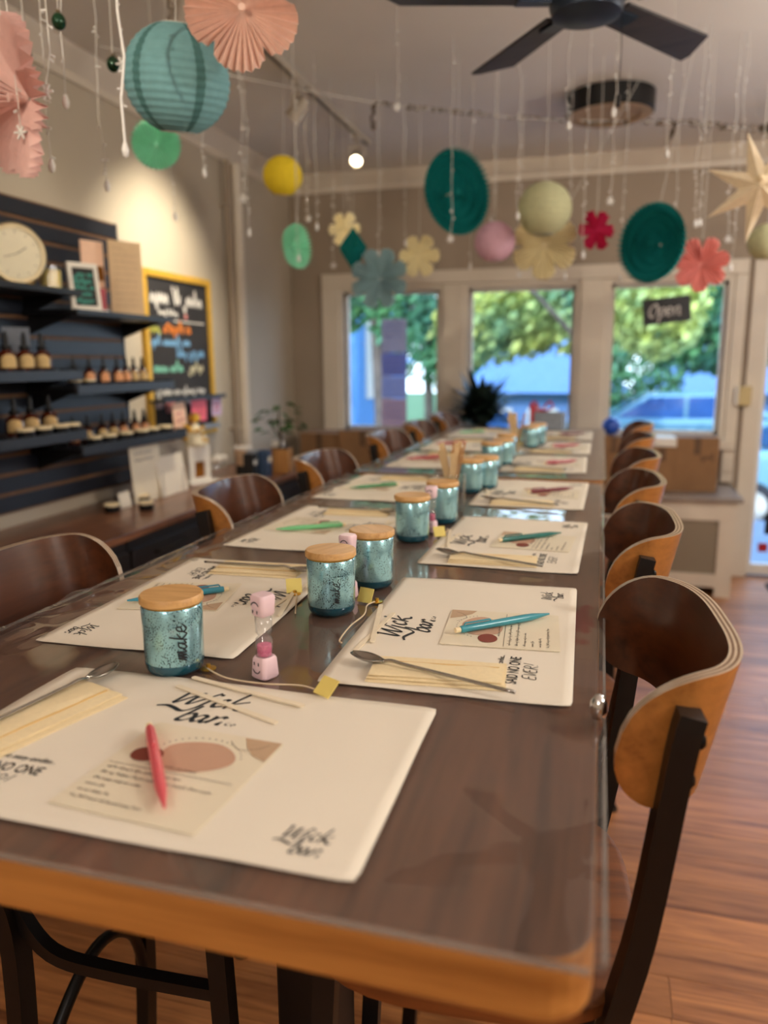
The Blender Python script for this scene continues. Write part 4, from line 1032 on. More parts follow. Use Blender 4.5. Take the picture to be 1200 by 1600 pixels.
def make_bottle(big):
    t = thing('dropper_bottle', 'x', 'bottle', (0, 0, 0), 0, 'x'); r, h = (.033, .084) if big else (.0245, .068)
    MB().lathe([(0, 0), (r*.95, 0), (r, .003), (r, h*.75), (r*.85, h*.88), (r*.45, h*.97), (r*.42, h*1.04), (0, h*1.04)], 20).build('body', 'amber', t, 50)
    MB().lathe([(r*.52, h*1.0), (r*.55, h*1.01), (r*.55, h*1.18), (r*.3, h*1.2), (r*.28, h*1.5), (r*.15, h*1.75), (0, h*1.77)], 14).build('dropper_cap', 'dropper', t, 50)
    lb = MB(); vs = []; fs = []; n = 10
    for i in range(n+1):
        a = -.85+1.7*i/n; top = h*(.56+.26*math.sqrt(max(0, 1-(a/.86)**2))); vs += [((r+.0004)*math.cos(a), (r+.0004)*math.sin(a), h*.26), ((r+.0004)*math.cos(a), (r+.0004)*math.sin(a), top)]
    lb.add(vs, [(2*i, 2*i+2, 2*i+3, 2*i+1) for i in range(n)]); lb.build('label_patch', 'label', t)
    return t
big, small = make_bottle(True), make_bottle(False)
used = {'b': 0, 's': 0}
def bottle(kind, x, y_, z, label, group, tanl=False):
    src = big if kind == 'b' else small
    o = src if not used[kind] else dup(src, (0, 0, 0)); used[kind] = 1
    o.location = (x, y_, z); o['label'] = label; o['group'] = group; o.rotation_euler = (0, 0, random.uniform(-.95, -.6))
    if tanl:
        for c in o.children:
            if c.name.startswith('label_patch'):
                c.data = c.data.copy(); c.data.materials[0] = M['label2']
NTH = ['first', 'second', 'third', 'fourth', 'fifth', 'sixth', 'seventh', 'eighth', 'ninth', 'tenth']
for i, y_ in enumerate((2.31, 2.40, 2.49)): bottle('b', -2.03, y_, 1.376, '%s large amber dropper bottle from the left, upper left shelf' % NTH[i], 'large bottles on the upper left shelf', i == 0)
for i, y_ in enumerate((2.665, 2.765, 2.86, 2.955, 3.02, 3.08, 3.15)): bottle('s', -2.03, y_, 1.319, '%s amber dropper bottle from the left, upper right shelf' % NTH[i], 'bottles on the upper right shelf', i > 4)
for i, y_ in enumerate((2.34, 2.425, 2.525)): bottle('b', -2.05, y_, 1.146, '%s large amber dropper bottle from the left, lower left shelf' % NTH[i], 'large bottles on the lower left shelf', i == 1)
for i, y_ in enumerate((2.66, 2.75, 2.85, 2.925, 3.0, 3.09, 3.165)): bottle('s', -2.05, y_, 1.083, '%s amber dropper bottle from the left, lower right shelf' % NTH[i], 'bottles on the lower right shelf', i in (1, 2, 3))
bottle('s', -2.09, 2.58, 1.376, 'small amber bottle at the right end of the upper left shelf', 'odd bottles')
def make_tin():
    t = thing('candle_tin', 'x', 'tin', (0, 0, 0), 0, 'x')
    MB().lathe([(0, 0), (.03, 0), (.031, .002), (.031, .026), (.029, .027), (0, .027)], 24).build('tin_body', 'black', t, 40)
    MB().lathe([(.0305, .0272), (.032, .028), (.032, .036), (.030, .038), (0, .038)], 24).build('lid', 'cream', t, 40)
    return t
tin0 = make_tin(); first = True
def tin(x, y_, z, label, group, s=1.):
    global first
    o = tin0 if first else dup(tin0, (0, 0, 0)); first = False
    o.location = (x, y_, z); o['label'] = label; o['group'] = group; o.scale = (s, s, s)
for i, (x, y_) in enumerate(((-1.99, 2.79), (-1.99, 3.02), (-1.875, 2.87))): tin(x, y_, .787, ['black candle tin with white lid, leftmost of three on the counter', 'black candle tin nearest the wall papers, on the counter', 'black candle tin in front of the other two, on the counter'][i], 'tins on the counter')
for i, y_ in enumerate((2.32, 2.415, 2.51, 2.575)): tin(-1.99, y_, 1.146, '%s cream lidded tin from the left, lower left shelf' % NTH[i], 'tins on the lower left shelf')
for i, y_ in enumerate((2.7, 2.80, 2.92, 3.04, 3.13, 3.24)): tin(-1.985, y_, 1.083, '%s cream lidded tin from the left, lower right shelf' % NTH[i], 'tins on the lower right shelf')
for i, y_ in enumerate((2.60, 2.69)): tin(-1.98, y_, 1.319, '%s cream lidded tin from the left, upper right shelf' % NTH[i], 'tins on the upper right shelf', .8)
# things on the top shelves
t = thing('round_clock', 'round ivory clock with gold rim on the top left shelf', 'clock', (-2.05, 2.42, 1.686), -.5)
def disc_x(mb, r, x0, x1, zc, n=40):
    mb.T = Matrix.Translation((0, 0, zc)) @ Matrix.Rotation(PI/2, 4, 'Y'); return mb
mb = MB(); disc_x(mb, 0, 0, 0, .112); mb.lathe([(0, -.02), (.1, -.02), (.108, -.01), (.108, .012), (.1, .02), (.09, .02), (.09, .012), (0, .012)], 40); mb.build('rim', 'champagne', t, 40)
mb = MB(); disc_x(mb, 0, 0, 0, .112); mb.lathe([(0, .0125), (.088, .0125), (.088, .016), (0, .016)], 40); fc = mb.build('clock_face', 'ivory', t, 40)
mb = MB().tube([(.0175, 0, .112), (.0175, .035, .135)], .0015, 4).tube([(.0175, 0, .112), (.0175, -.045, .098)], .0012, 4)
for k in range(12): a = k*PI/6; mb.tube([(.0172, .07*math.cos(a), .112+.07*math.sin(a)), (.0172, .08*math.cos(a), .112+.08*math.sin(a))], .001, 4)
mb.build('clock_hands', 'greyink', t)
MB().box(-.02, .02, -.05, .05, 0, .01).build('stand', 'gold', t, bevel=.002)
t = thing('candle_glass', 'pale yellow candle in a clear glass on the top shelf', 'candle', (-2.03, 2.575, 1.686))
MB().lathe([(0, .004), (.036, .004), (.038, .07), (0, .072)], 28).build('wax', 'yellowcandle', t, 40); MB().lathe([(0, 0), (.037, 0), (.04, .003), (.041, .088), (.0395, .088), (.0392, .0725)], 28).build('glass_wall', 'glass', t, 40)
o = MB().lathe([(0, 0), (.027, 0), (.03, .004), (.03, .045), (.026, .05), (0, .05)], 20).build('gold_votive', 'gold', None, 40); o.location = (-2.1, 2.53, 1.686); tag(o, 'gold votive cup beside the yellow candle', 'votive')
t = thing('picture_frame', 'white frame with teal lettering print on the second shelf', 'frame', (-1.985, 2.72, 1.616), -.45); t.scale = (1.25, 1.25, 1.2)
mb = MB(); mb.T = Matrix.Rotation(-.12, 4, 'Y')
for a in ((-.05, -.037, .0, .155), (.037, .05, .0, .155), (-.037, .037, .0, .016), (-.037, .037, .139, .155)): mb.box(-.006, .006, a[0], a[1], a[2], a[3])
mb.build('frame_rails', 'white', t)
mb = MB(); mb.T = Matrix.Rotation(-.12, 4, 'Y'); mb.box(-.004, .002, -.037, .037, .016, .139); mb.build('print', 'dropper', t)
mb = MB(); mb.T = Matrix.Rotation(-.12, 4, 'Y') @ Matrix(((0, 1, 0, 0), (1, 0, 0, 0), (0, 0, 1, 0), (0, 0, 0, 1))); rnd = random.Random(4)
for k in range(5): scribble(mb, -.032, .112-.021*k, .064, .011, .005, .0028, rnd, 'xz')
mb.build('print_lettering', 'mint', t)
o = MB().box(-.03, .03, -.06, .06, 0, .004).build('stand_base', 'white', t)
o = boxobj('gift_carton', 'rosebox', -.02, .02, -.035, .035, 0, .1, None, .002); o.location = (-2.03, 2.845, 1.616); o.rotation_euler = (0, 0, -.4); tag(o, 'small rose red box right of the white frame', 'box')
t = thing('menu_board', 'tall tan paper menu standing at the end of the second shelf', 'menu', (-1.99, 3.01, 1.616), -.5)
boxobj('sheet', 'kraft', -.003, .003, -.075, .075, 0, .305, t)
mb = MB(); mb.T = Matrix(((0, 1, 0, 0), (1, 0, 0, 0), (0, 0, 1, 0), (0, 0, 0, 1))); rnd = random.Random(14)
for k in range(10): scribble(mb, -.055, .27-.026*k, .05 if k == 0 else .11, .006, .002, .0036, rnd, 'xz')
mb.build('menu_writing', 'tan', t)
t = thing('menu_card', 'pale pink leaflet standing behind the tan menu', 'leaflet', (-2.09, 2.93, 1.616), -.3)
boxobj('sheet', 'peachcard', -.003, .003, -.06, .05, 0, .30, t); boxobj('photo_patch', 'amberwood', .0031, .0036, .0, .045, .14, .2, t)
o = boxobj('display_card', 'greybox', -.004, .004, -.05, .05, 0, .17, None, .001); o.location = (-2.12, 2.46, 1.376); o.rotation_euler = (0, .1, -.5); tag(o, 'grey display card behind the large bottles', 'card')
o = MB().lathe([(0, 0), (.02, 0), (.022, .01), (.018, .03), (0, .035)], 16).build('wax_melt', 'yellowcandle', None, True); o.location = (-1.99, 2.585, 1.319+.031); tag(o, 'small yellow wax piece on a tin, upper right shelf', 'wax')
# chalkboard
t = thing('chalkboard', 'chalkboard in a gold frame with coloured chalk writing', 'chalkboard', (XL, 3.77, 1.44))
hw, hh = .345, .43; fw = .035
mb = MB().box(.001, .012, -hw+fw, hw-fw, -hh+fw, hh-fw); mb.build('slate', 'board', t)
for nm, a in (('left', (-hw, -hw+fw, -hh, hh)), ('right', (hw-fw, hw, -hh, hh)), ('top', (-hw+fw+.0005, hw-fw-.0005, hh-fw, hh)), ('bottom', (-hw+fw+.0005, hw-fw-.0005, -hh, -hh+fw))):
    boxobj('frame_rail', 'goldpaint', 0, .028, a[0], a[1], a[2], a[3], t, .004)
SW = Matrix(((0, 1, 0, 0), (1, 0, 0, 0), (0, 0, 1, 0), (0, 0, 0, 1)))
def chalk(rows, seed):
    rnd = random.Random(seed)
    for m, y_, z, L, h, w in rows:
        mb = MB(); mb.T = SW; scribble(mb, y_, z, L, h, w, .0132, rnd, 'xz'); mb.build('chalk_line', m, t)
chalk([('chalk_white', -.27, .27, .29, .055, .013), ('chalk_white', .05, .27, .2, .055, .013), ('chalk_white', -.2, .215, .2, .02, .006), ('chalk_yellow', -.285, .13, .1, .025, .011), ('chalk_orange', -.16, .125, .27, .04, .016),
       ('chalk_blue', -.28, .06, .38, .034, .012), ('chalk_blue', -.04, .0, .3, .036, .013), ('chalk_green', -.27, -.075, .3, .034, .013), ('chalk_cream', .07, -.075, .16, .034, .011),
       ('chalk_white', -.26, -.195, .5, .026, .009), ('chalk_lilac', -.27, -.26, .06, .022, .009), ('chalk_lilac', -.06, -.26, .32, .026, .01)], 21)
mb = MB(); mb.T = SW; mb.ribbon([(-.26, .19), (.27, .185)], .007, .0132, None, 'xz'); mb.build('chalk_line', 'chalk_white', t)
mb = MB().box(.0122, .0135, -.18, -.08, -.285, -.225); mb.build('pink_patch', 'chalk_pink', t)
mb = MB(); mb.T = Matrix.Translation((.0132, .07, .215)) @ Matrix.Rotation(PI/2, 4, 'Y'); mb.disc(0, 0, .014, .014); mb.build('chalk_heart', 'chalk_pink', t)
# ledge with cards
t = thing('wall_ledge', 'thin black picture ledge in front of the chalkboard', 'ledge', (XL+.031, 3.40, 1.215), 0)
boxobj('ledge_board', 'black', 0, .08, 0, .66, 0, .012, t, .002); boxobj('ledge_lip', 'black', .0805, .088, 0, .66, 0, .022, t, .001)
for i, (y_, z, w, h, m, lab, r) in enumerate(((3.585, 1.075, .125, .135, 'peachcard', 'peach greeting card hanging below the ledge, left of three', .12), (3.78, 1.10, .16, .115, 'pinkcard', 'pink greeting card hanging below the ledge, middle of three', -.06), (3.985, 1.115, .11, .1, 'lilaccard', 'lilac greeting card hanging below the ledge, right of three', 0))):
    c = MB(); c.box(-.002, .002, -w/2, w/2, 0, h); o = c.build('greeting_card', m); o.location = (XL+.095, y_, z); o.rotation_euler = (r, 0, 0); tag(o, lab, 'card', 'cards under the ledge')
    mb = MB(); mb.T = SW; rnd = random.Random(i)
    for k in range(2): scribble(mb, -w*.3, h*(.55-.25*k), w*.6, .012, .003, .0026, rnd, 'xz')
    mb.build('card_writing', 'rosebox', o)
o = boxobj('grey_tray', 'greybox', XL+.03, XL+.08, 3.52, 4.05, 1.045, 1.07, None, .003); tag(o, 'narrow grey wall tray below the greeting cards', 'tray')
# counter
t = thing('counter_worktop', 'dark walnut worktop running along the left wall', 'worktop', (XL, 0, 0)); boxobj('worktop', 'walnut', .001, .515, .3, 4.72, .755, .786, t, .004)
for i, (a, b_) in enumerate(((.3, 1.4), (1.41, 2.5), (2.51, 3.6), (3.61, 4.7))):
    t = thing('base_cabinet', 'dark base cabinet under the walnut worktop, '+['nearest', 'second', 'third', 'farthest'][i]+' of four', 'cabinet', (XL+.016, a, 0), 0, 'cabinets under the worktop')
    boxobj('body', 'cabinet', 0, .45, 0, b_-a, .06, .754, t); boxobj('plinth', 'black', .02, .41, .002, b_-a-.002, 0, .0595, t)
    w = (b_-a)/2
    for k in range(2):
        d_ = boxobj('door', 'cabinet', .4505, .468, k*w+.004, (k+1)*w-.004, .07, .70, t, .002)
        MB().tube([(.469, k*w+w*.3, .66), (.485, k*w+w*.3, .66), (.485, k*w+w*.7, .66), (.469, k*w+w*.7, .66)], .005, 6).build('handle', 'darkmetal', d_)
# papers leaning at the wall
CZ = .787
def leaning(name, label, cat, y0, y1, h, m, dx=.1, lines=0):
    t = thing(name, label, cat, (XL+.19+dx, (y0+y1)/2, CZ)); mb = MB(); mb.T = Matrix.Rotation(-math.atan2(dx, h)*.85, 4, 'Y')
    w = (y1-y0)/2; mb.box(0, .003, -w, w, 0, h); mb.build('sheet', m, t)
    if lines:
        f = MB(); f.T = Matrix.Rotation(-math.atan2(dx, h)*.85, 4, 'Y') @ SW; rnd = random.Random(int(y0*10))
        for k in range(lines): scribble(f, -w*.7, h*.85-.03*k, w*1.2, .006, .0015, .0034, rnd, 'xz')
        f.build('writing', 'greyink', t)
leaning('paper_sign', 'tall cream paper sign leaning on the wall above the counter', 'sign', 2.96, 3.2, .26, 'card', .02, 2)
leaning('paper_sign', 'lower cream paper sign right of the tall one', 'sign', 3.16, 3.40, .19, 'paper', .035, 0)
o = leaning('paper_note', 'small cream note leaning left of the tall sign', 'note', 2.86, 2.94, .07, 'paper', .015, 0)
for i, y_ in enumerate((3.12, 3.30)):
    o = MB().tube([(0, -.012, 0), (0, 0, .13), (0, .014, 0)], .0016, 5).build('wire_easel', 'steel'); o.location = (-1.94, y_, CZ); tag(o, ['thin wire easel before the tall cream sign', 'thin wire easel before the lower cream sign'][i], 'easel', 'wire easels')
t = thing('tea_light_stand', 'white stand with an amber square window on the counter', 'stand', (-2.02, 3.58, CZ), -.35)
boxobj('base', 'white', -.07, .07, -.1, .1, 0, .02, t, .006)
mb = MB()
for a in ((-.07, -.035, .02, .2), (.035, .07, .02, .2), (-.035, .035, .02, .035), (-.035, .035, .12, .2)): mb.box(-.025, .025, a[0], a[1], a[2], a[3])
mb.build('housing', 'white', t); boxobj('amber_window', 'amberwood', -.01, .012, -.035, .035, .035, .12, t)
t = thing('gold_bottle', 'gold topped flower bottle standing on the white stand', 'bottle', (-2.02, 3.58, CZ+.201))
MB().lathe([(0, 0), (.055, 0), (.06, .02), (.045, .07), (.02, .1), (.016, .12), (0, .12)], 24).build('vessel', 'ivory', t, 40); MB().lathe([(.02, .1205), (.03, .135), (.024, .16), (0, .172)], 20).build('stopper', 'gold', t, 40)
rnd = random.Random(2); mb = MB()
for k in range(26):
    a = rnd.uniform(0, 2*PI); mb.lathe([(0, -.012), (.011, -.004), (.011, .006), (0, .012)], 6, (.055*math.cos(a), .055*math.sin(a), rnd.uniform(.02, .1)))
mb.build('gold_petals', 'goldpaint', t, 40)['kind'] = 'stuff'
t = thing('cotton_jar', 'glass jar of white puffs on the counter', 'jar', (-2.06, 3.9, CZ))
MB().lathe([(0, 0), (.045, 0), (.05, .01), (.048, .06), (.05, .065)], 24).build('glass_bowl', 'glass', t, 40)
mb = MB(); rnd = random.Random(6)
for k in range(12):
    a = rnd.uniform(0, 2*PI); r_ = rnd.uniform(0, .035); mb.lathe([(.022*math.sin(PI*i/6), -.02*math.cos(PI*i/6)) for i in range(7)], 8, (r_*math.cos(a), r_*math.sin(a), .075+rnd.uniform(0, .025)))
mb.build('cotton_puffs', 'white', t, True)['kind'] = 'stuff'
t = thing('tumbler_cup', 'tan cup with a black base at the counter end', 'cup', (-1.95, 3.98, CZ)); MB().lathe([(0, 0), (.042, 0), (.042, .05), (0, .05)], 24).build('cup_base', 'dropper', t, 40)
MB().lathe([(0, .0502), (.042, .0502), (.05, .14), (0, .141)], 24).build('cup_body', 'tan', t, 40); MB().lathe([(.051, .1412), (.055, .145), (.055, .155), (0, .158)], 24).build('cup_lid', 'white', t, 40)
for i, (x, y_, w, h, m, lab) in enumerate(((-1.835, 3.83, .05, .135, 'dropper', 'black upright box at the counter end'), (-1.865, 3.93, .06, .14, 'greybox', 'grey upright box behind the black one'), (-1.79, 3.925, .06, .145, 'bluebox', 'blue patterned box beside the wooden pot'))):
    o = boxobj('product_box', m, -.03, .03, -w/2, w/2, 0, h, None, .002); o.location = (x, y_, CZ); tag(o, lab, 'box', 'boxes at the counter end'); boxobj('box_band', 'white' if i == 0 else 'ivory', .0302, .0306, -w/2*.7, w/2*.7, h*.55, h*.75, o)
t = thing('potted_plant', 'leafy green plant in a square wooden pot on the counter', 'plant', (-1.76, 4.07, CZ), .2)
boxobj('pot', 'potwood', -.06, .06, -.06, .06, 0, .14, t, .004); boxobj('soil', 'floor', -.05, .05, -.05, .05, .1402, .143, t)
MB().tube([(0, 0, .14), (.008, 0, .2), (-.005, .01, .3), (.0, 0, .36)], [.009, .008, .006, .004], 8).tube([(0, 0, .22), (.05, .05, .29)], .004, 6).tube([(0, 0, .2), (-.03, -.06, .27)], .004, 6).build('stem', 'bark', t, True)
rnd = random.Random(8); lmesh = None
for k in range(44):
    a = rnd.uniform(0, 2*PI); rr = rnd.uniform(.02, .12); zz = .2+rnd.uniform(.02, .2)*(1.1-rr*3)
    if lmesh is None:
        mb = MB(); q = [(0, 0, 0), (.012, .012, .004), (.028, .017, .003), (.046, .008, -.003), (.054, 0, -.008), (.046, -.008, -.003), (.028, -.017, .003), (.012, -.012, .004), (.028, 0, -.002)]
        mb.add(q, [(0, 1, 8), (1, 2, 8), (2, 3, 8), (3, 4, 8), (4, 5, 8), (5, 6, 8), (6, 7, 8), (7, 0, 8)]); o = mb.build('leaf', 'leaf', t, True); lmesh = o.data
    else: o = bpy.data.objects.new('leaf', lmesh); COL.objects.link(o); o.parent = t
    o.location = (rr*math.cos(a), rr*math.sin(a), zz); o.rotation_euler = (rnd.uniform(-.6, .6), rnd.uniform(-.5, .6), a+rnd.uniform(-.8, .8)); s = rnd.uniform(.8, 1.3); o.scale = (s, s, s)
o = boxobj('white_carton', 'white', -.03, .03, -.025, .025, 0, .17, None, .002); o.location = (-1.83, 4.2, CZ); tag(o, 'white upright carton behind the wooden pot', 'box')
# pipes
for i, (y_, r_, m, lab) in enumerate(((4.33, .014, 'wall_far', 'thin vertical pipe on the left wall'), (4.44, .035, 'trim', 'thick pale vertical pipe on the left wall'))):
    t = thing('wall_pipe', lab, 'pipe', (XL+.05, y_, 0), 0); MB().lathe([(r_, .787 if i else .787), (r_, ZC-.12)], 16).build('pipe', m, t, 40)
    for z in (1.0, 2.3): MB().box(-.05, .0, -.008, .008, z, z+.02).lathe([(r_+.004, z), (r_+.004, z+.02)], 16).build('bracket', m, t)

# ================================================================== CEILING
# fan
FX, FY, FZ = -.085, 2.345, 2.35
t = thing('ceiling_fan', 'dark five bladed ceiling fan with a blue black hub', 'fan', (FX, FY, FZ))
MB().lathe([(0, -.045), (.05, -.044), (.092, -.03), (.1, -.005), (.1, .04), (.06, .07), (.03, .08)], 36).build('hub', 'fanhub', t, 40)
MB().lathe([(.014, .0805), (.014, ZC-FZ-.045)], 14).lathe([(.03, ZC-FZ-.07), (.06, ZC-FZ-.03), (.065, ZC-FZ-.001), (0, ZC-FZ-.0008)], 24).build('down_rod', 'fanhub', t, 40)
for k in range(5):
    a = math.radians(54+72*k); tl = .16
    mb = MB(); mb.T = Matrix.Rotation(a, 4, 'Z') @ Matrix.Rotation(-tl, 4, 'X')
    mb.prism([(.12, -.05), (.5, -.066), (.56, .03), (.56, .062), (.12, .05)], .004, .012); bl = mb.build('blade', 'fanblade', t, bevel=.002)
    mb = MB(); mb.T = Matrix.Rotation(a, 4, 'Z') @ Matrix.Rotation(-tl, 4, 'X'); mb.prism([(.085, -.022), (.19, -.03), (.19, .03), (.085, .022)], -.004, .0035); mb.build('blade_iron', 'fanhub', bl)
MB().tube([(.09, 0, -.03), (.095, 0, -.12), (.093, 0, -.23)], .0012, 5).lathe([(0, -.265), (.006, -.262), (.006, -.235), (0, -.23)], 10, (.093, 0, 0)).build('pull_chain', 'darkmetal', t)
# ring lamp
t = thing('ceiling_light', 'round flush ceiling light with black and wood ring', 'ceiling light', (-.022, 4.2, ZC))
MB().lathe([(.15, -.005), (.208, -.005), (.208, -.09), (.2, -.098), (.2, -.09)], 48).build('outer_ring', 'darkmetal', t, 40)
MB().lathe([(.2, -.0905), (.2, -.0985), (.148, -.0985), (.143, -.06)], 48).build('wood_ring', 'ringwood', t, 40)
MB().lathe([(.1475, -.06), (.14, -.078), (.09, -.086), (0, -.088)], 40).build('diffuser', 'diffuser', t, 40)
# track lights
t = thing('track_light_rail', 'white ceiling track rail running towards the windows', 'track', (-1.38, 0, ZC)); MB().box(-.02, .02, -.6, 4.62, -.03, -.0005).build('rail', 'track', t, bevel=.003); MB().box(-.006, .006, -.6, 4.6, -.0306, -.0302).build('slot', 'lampdark', t)
def spot_head(y_, aim, label, lit, energy):
    t = thing('track_spotlight', label, 'spotlight', (-1.38, y_, ZC-.031), 0, 'track spotlights')
    d_ = (Vector(aim)-Vector((-1.38, y_, ZC-.14))).normalized(); rot = d_.to_track_quat('-Z', 'Y').to_matrix().to_4x4(); Tm = Matrix.Translation((0, 0, -.115)) @ rot
    MB().box(-.016, .016, -.05, .05, -.02, -.0005).lathe([(.008, -.06), (.008, -.02)], 10).build('adapter', 'track', t)
    sdir = Vector((d_.y, -d_.x, 0)).normalized()
    mb = MB(); mb.tube([sdir*.042+Vector((0, 0, -.115)), sdir*.042+Vector((0, 0, -.062)), sdir*-.042+Vector((0, 0, -.062)), sdir*-.042+Vector((0, 0, -.115))], .006, 4, sq=(.011, .003)); mb.build('yoke', 'track', t)
    mb = MB(); mb.T = Tm; mb.lathe([(0, .055), (.02, .055), (.028, .035), (.036, -.035), (.036, -.05), (.032, -.05), (.03, -.03)], 24); mb.build('lamp_can', 'track', t, 40)
    mb = MB(); mb.T = Tm; mb.lathe([(.0305, -.031), (0, -.0305)], 24); mb.build('lamp_face', 'lampface', t)
    if energy:
        l = light('track_lamp', 'SPOT', (0, 0, 0), energy, (1.0, .88, .68), spot_size=math.radians(78), spot_blend=1.0, shadow_soft_size=.03)
        l.location = Vector((-1.38, y_, ZC-.146))+d_*.06; l.rotation_euler = d_.to_track_quat('-Z', 'Y').to_euler()
spot_head(2.5, (-2.2, 2.9, 1.55), 'track spotlight nearest, above the big teal lantern', True, 12)
spot_head(3.52, (-2.2, 3.6, 1.75), 'middle track spotlight pointing at the chalkboard', True, 95)
spot_head(4.4, (-1.15, 3.0, 1.5), 'farthest track spotlight, lit towards the camera', True, 22)
spot_head(1.3, (-2.2, 1.7, 1.2), 'track spotlight farther back along the rail', True, 12)
spot_head(-.4, (-.5, 3.6, 2.05), 'track spotlight at the near end of the rail, turned to the windows', True, 90)  # unseen spot added as frontal fill for the hanging paper
# garland
t = thing('leaf_garland', 'dry leaf garland wire strung across the ceiling', 'garland', (0, 0, 0))
GP = [(-2.0, 2.95, 2.66), (-1.55, 3.25, 2.6), (-1.07, 3.67, 2.58), (-.77, 3.92, 2.59), (-.338, 4.17, 2.585), (.314, 4.44, 2.59), (.78, 4.68, 2.585), (1.3, 4.8, 2.64)]
gp = spline([Vector(p) for p in GP], 14); MB().tube(gp, .003, 5).build('wire', 'fairy', t)
mb = MB(); rnd = random.Random(12)
for i, p in enumerate(gp):
    if i < 28 or rnd.random() < .12: continue
    for k in range(6):
        q = p+(gp[min(i+1, len(gp)-1)]-p)*rnd.random(); a = Vector((rnd.gauss(0, 1), rnd.gauss(0, 1), rnd.gauss(0, 1))).normalized()*(.016 if i < 60 else .022); b_ = a.orthogonal()*.4
        mb.add([q, q+a*.5+b_, q+a, q+a*.5-b_], [(0, 1, 2, 3)])
for p, q in (((-1.07, 3.67, 2.58), (-1.075, 3.68, 2.47)), ((.30, 4.43, 2.59), (.27, 4.42, 2.5))):
    for k in range(30):
        c = Vector(p).lerp(Vector(q), rnd.random()); a = Vector((rnd.gauss(0, 1), rnd.gauss(0, 1), rnd.gauss(0, 1))).normalized()*.018; b_ = a.orthogonal()*.4; mb.add([c, c+a*.5+b_, c+a, c+a*.5-b_], [(0, 1, 2, 3)])
for k in range(40):
    c = Vector((.76+rnd.gauss(0, .03), 4.66, 2.585+rnd.gauss(0, .01))); a = Vector((rnd.gauss(0, 1), rnd.gauss(0, 1), rnd.gauss(0, 1))).normalized()*.025; b_ = a.orthogonal()*.4; mb.add([c, c+a*.5+b_, c+a, c+a*.5-b_], [(0, 1, 2, 3)])
mb.build('dry_leaves', 'leafwire', t)['kind'] = 'stuff'

# ------------------------------------------------------------------ hanging paper
def hang(name, label, cat, loc, rz, group): return thing(name, label, cat, loc, rz, group)
def string(t, loc, z0, top=ZC):
    MB().tube([(0, 0, z0), (.003, 0, (top-loc[2]+z0)/2), (0, 0, top-loc[2])], .0011, 5).build('string', 'fairy', t)
def lantern(loc, r, m, seam, label, ribs=16, tilt=(0, 0)):
    t = hang('paper_lantern', label, 'lantern', loc, 0, 'round paper lanterns')
    t.rotation_euler = (tilt[0], tilt[1], .3)
    prof = []; n = ribs*4; a0, a1 = .30, PI-.36
    for i in range(n+1):
        a = a0+(a1-a0)*i/n; sc = 1-.028*(1-abs(math.sin(PI*(i/4))))
        prof.append((r*sc*math.sin(a), r*.96*math.cos(a)))
    vs = MB(); k = 40
    for z in (0,):
        pts = [(rr*math.cos(2*PI*i/k), rr*math.sin(2*PI*i/k), zz) for rr, zz in prof for i in range(k)]
    fs = [(j*k+i, j*k+(i+1) % k, (j+1)*k+(i+1) % k, (j+1)*k+i) for j in range(n) for i in range(k)]
    vs.add(pts, fs); vs.build('shade', m, t, True)
    for sgn, zz, rr in ((1, prof[0][1], prof[0][0]), (-1, prof[-1][1], prof[-1][0])):
        MB().tube([(rr*math.cos(2*PI*i/24), rr*math.sin(2*PI*i/24), zz) for i in range(24)], r*.012, 5, True).build('wire_hoop', 'fairy', t)
    if seam:
        mb = MB()
        for q in range(5):
            an = q*2*PI/5-.9; w = .09; pts = []
            for rr, zz in prof: pts += [(rr*1.006*math.cos(an-w), rr*1.006*math.sin(an-w), zz), (rr*1.006*math.cos(an+w), rr*1.006*math.sin(an+w), zz)]
            mb.add(pts, [(2*i, 2*i+1, 2*i+3, 2*i+2) for i in range(len(prof)-1)])
        mb.build('paper_seam', seam, t, True)
    string(t, loc, prof[0][1])
    return t
lantern((-.986, 1.75, 2.059), .122, 'p_teal', 'p_seam', 'large dusty teal paper lantern at upper left', 17, (.22, .08))
lantern((-1.373, 3.3, 2.204), .086, 'p_yellow', None, 'small bright yellow paper lantern', 12, (.1, .05)); lantern((-.489, 3.6, 1.933), .091, 'p_pink', None, 'pale pink paper lantern near the middle window', 12)
lantern((-.264, 3.45, 2.033), .113, 'p_sage', None, 'sage green paper lantern before a cream flower', 12); lantern((.624, 3.6, 1.883), .075, 'p_sage', None, 'pale sage lantern at the right edge under the star', 12)
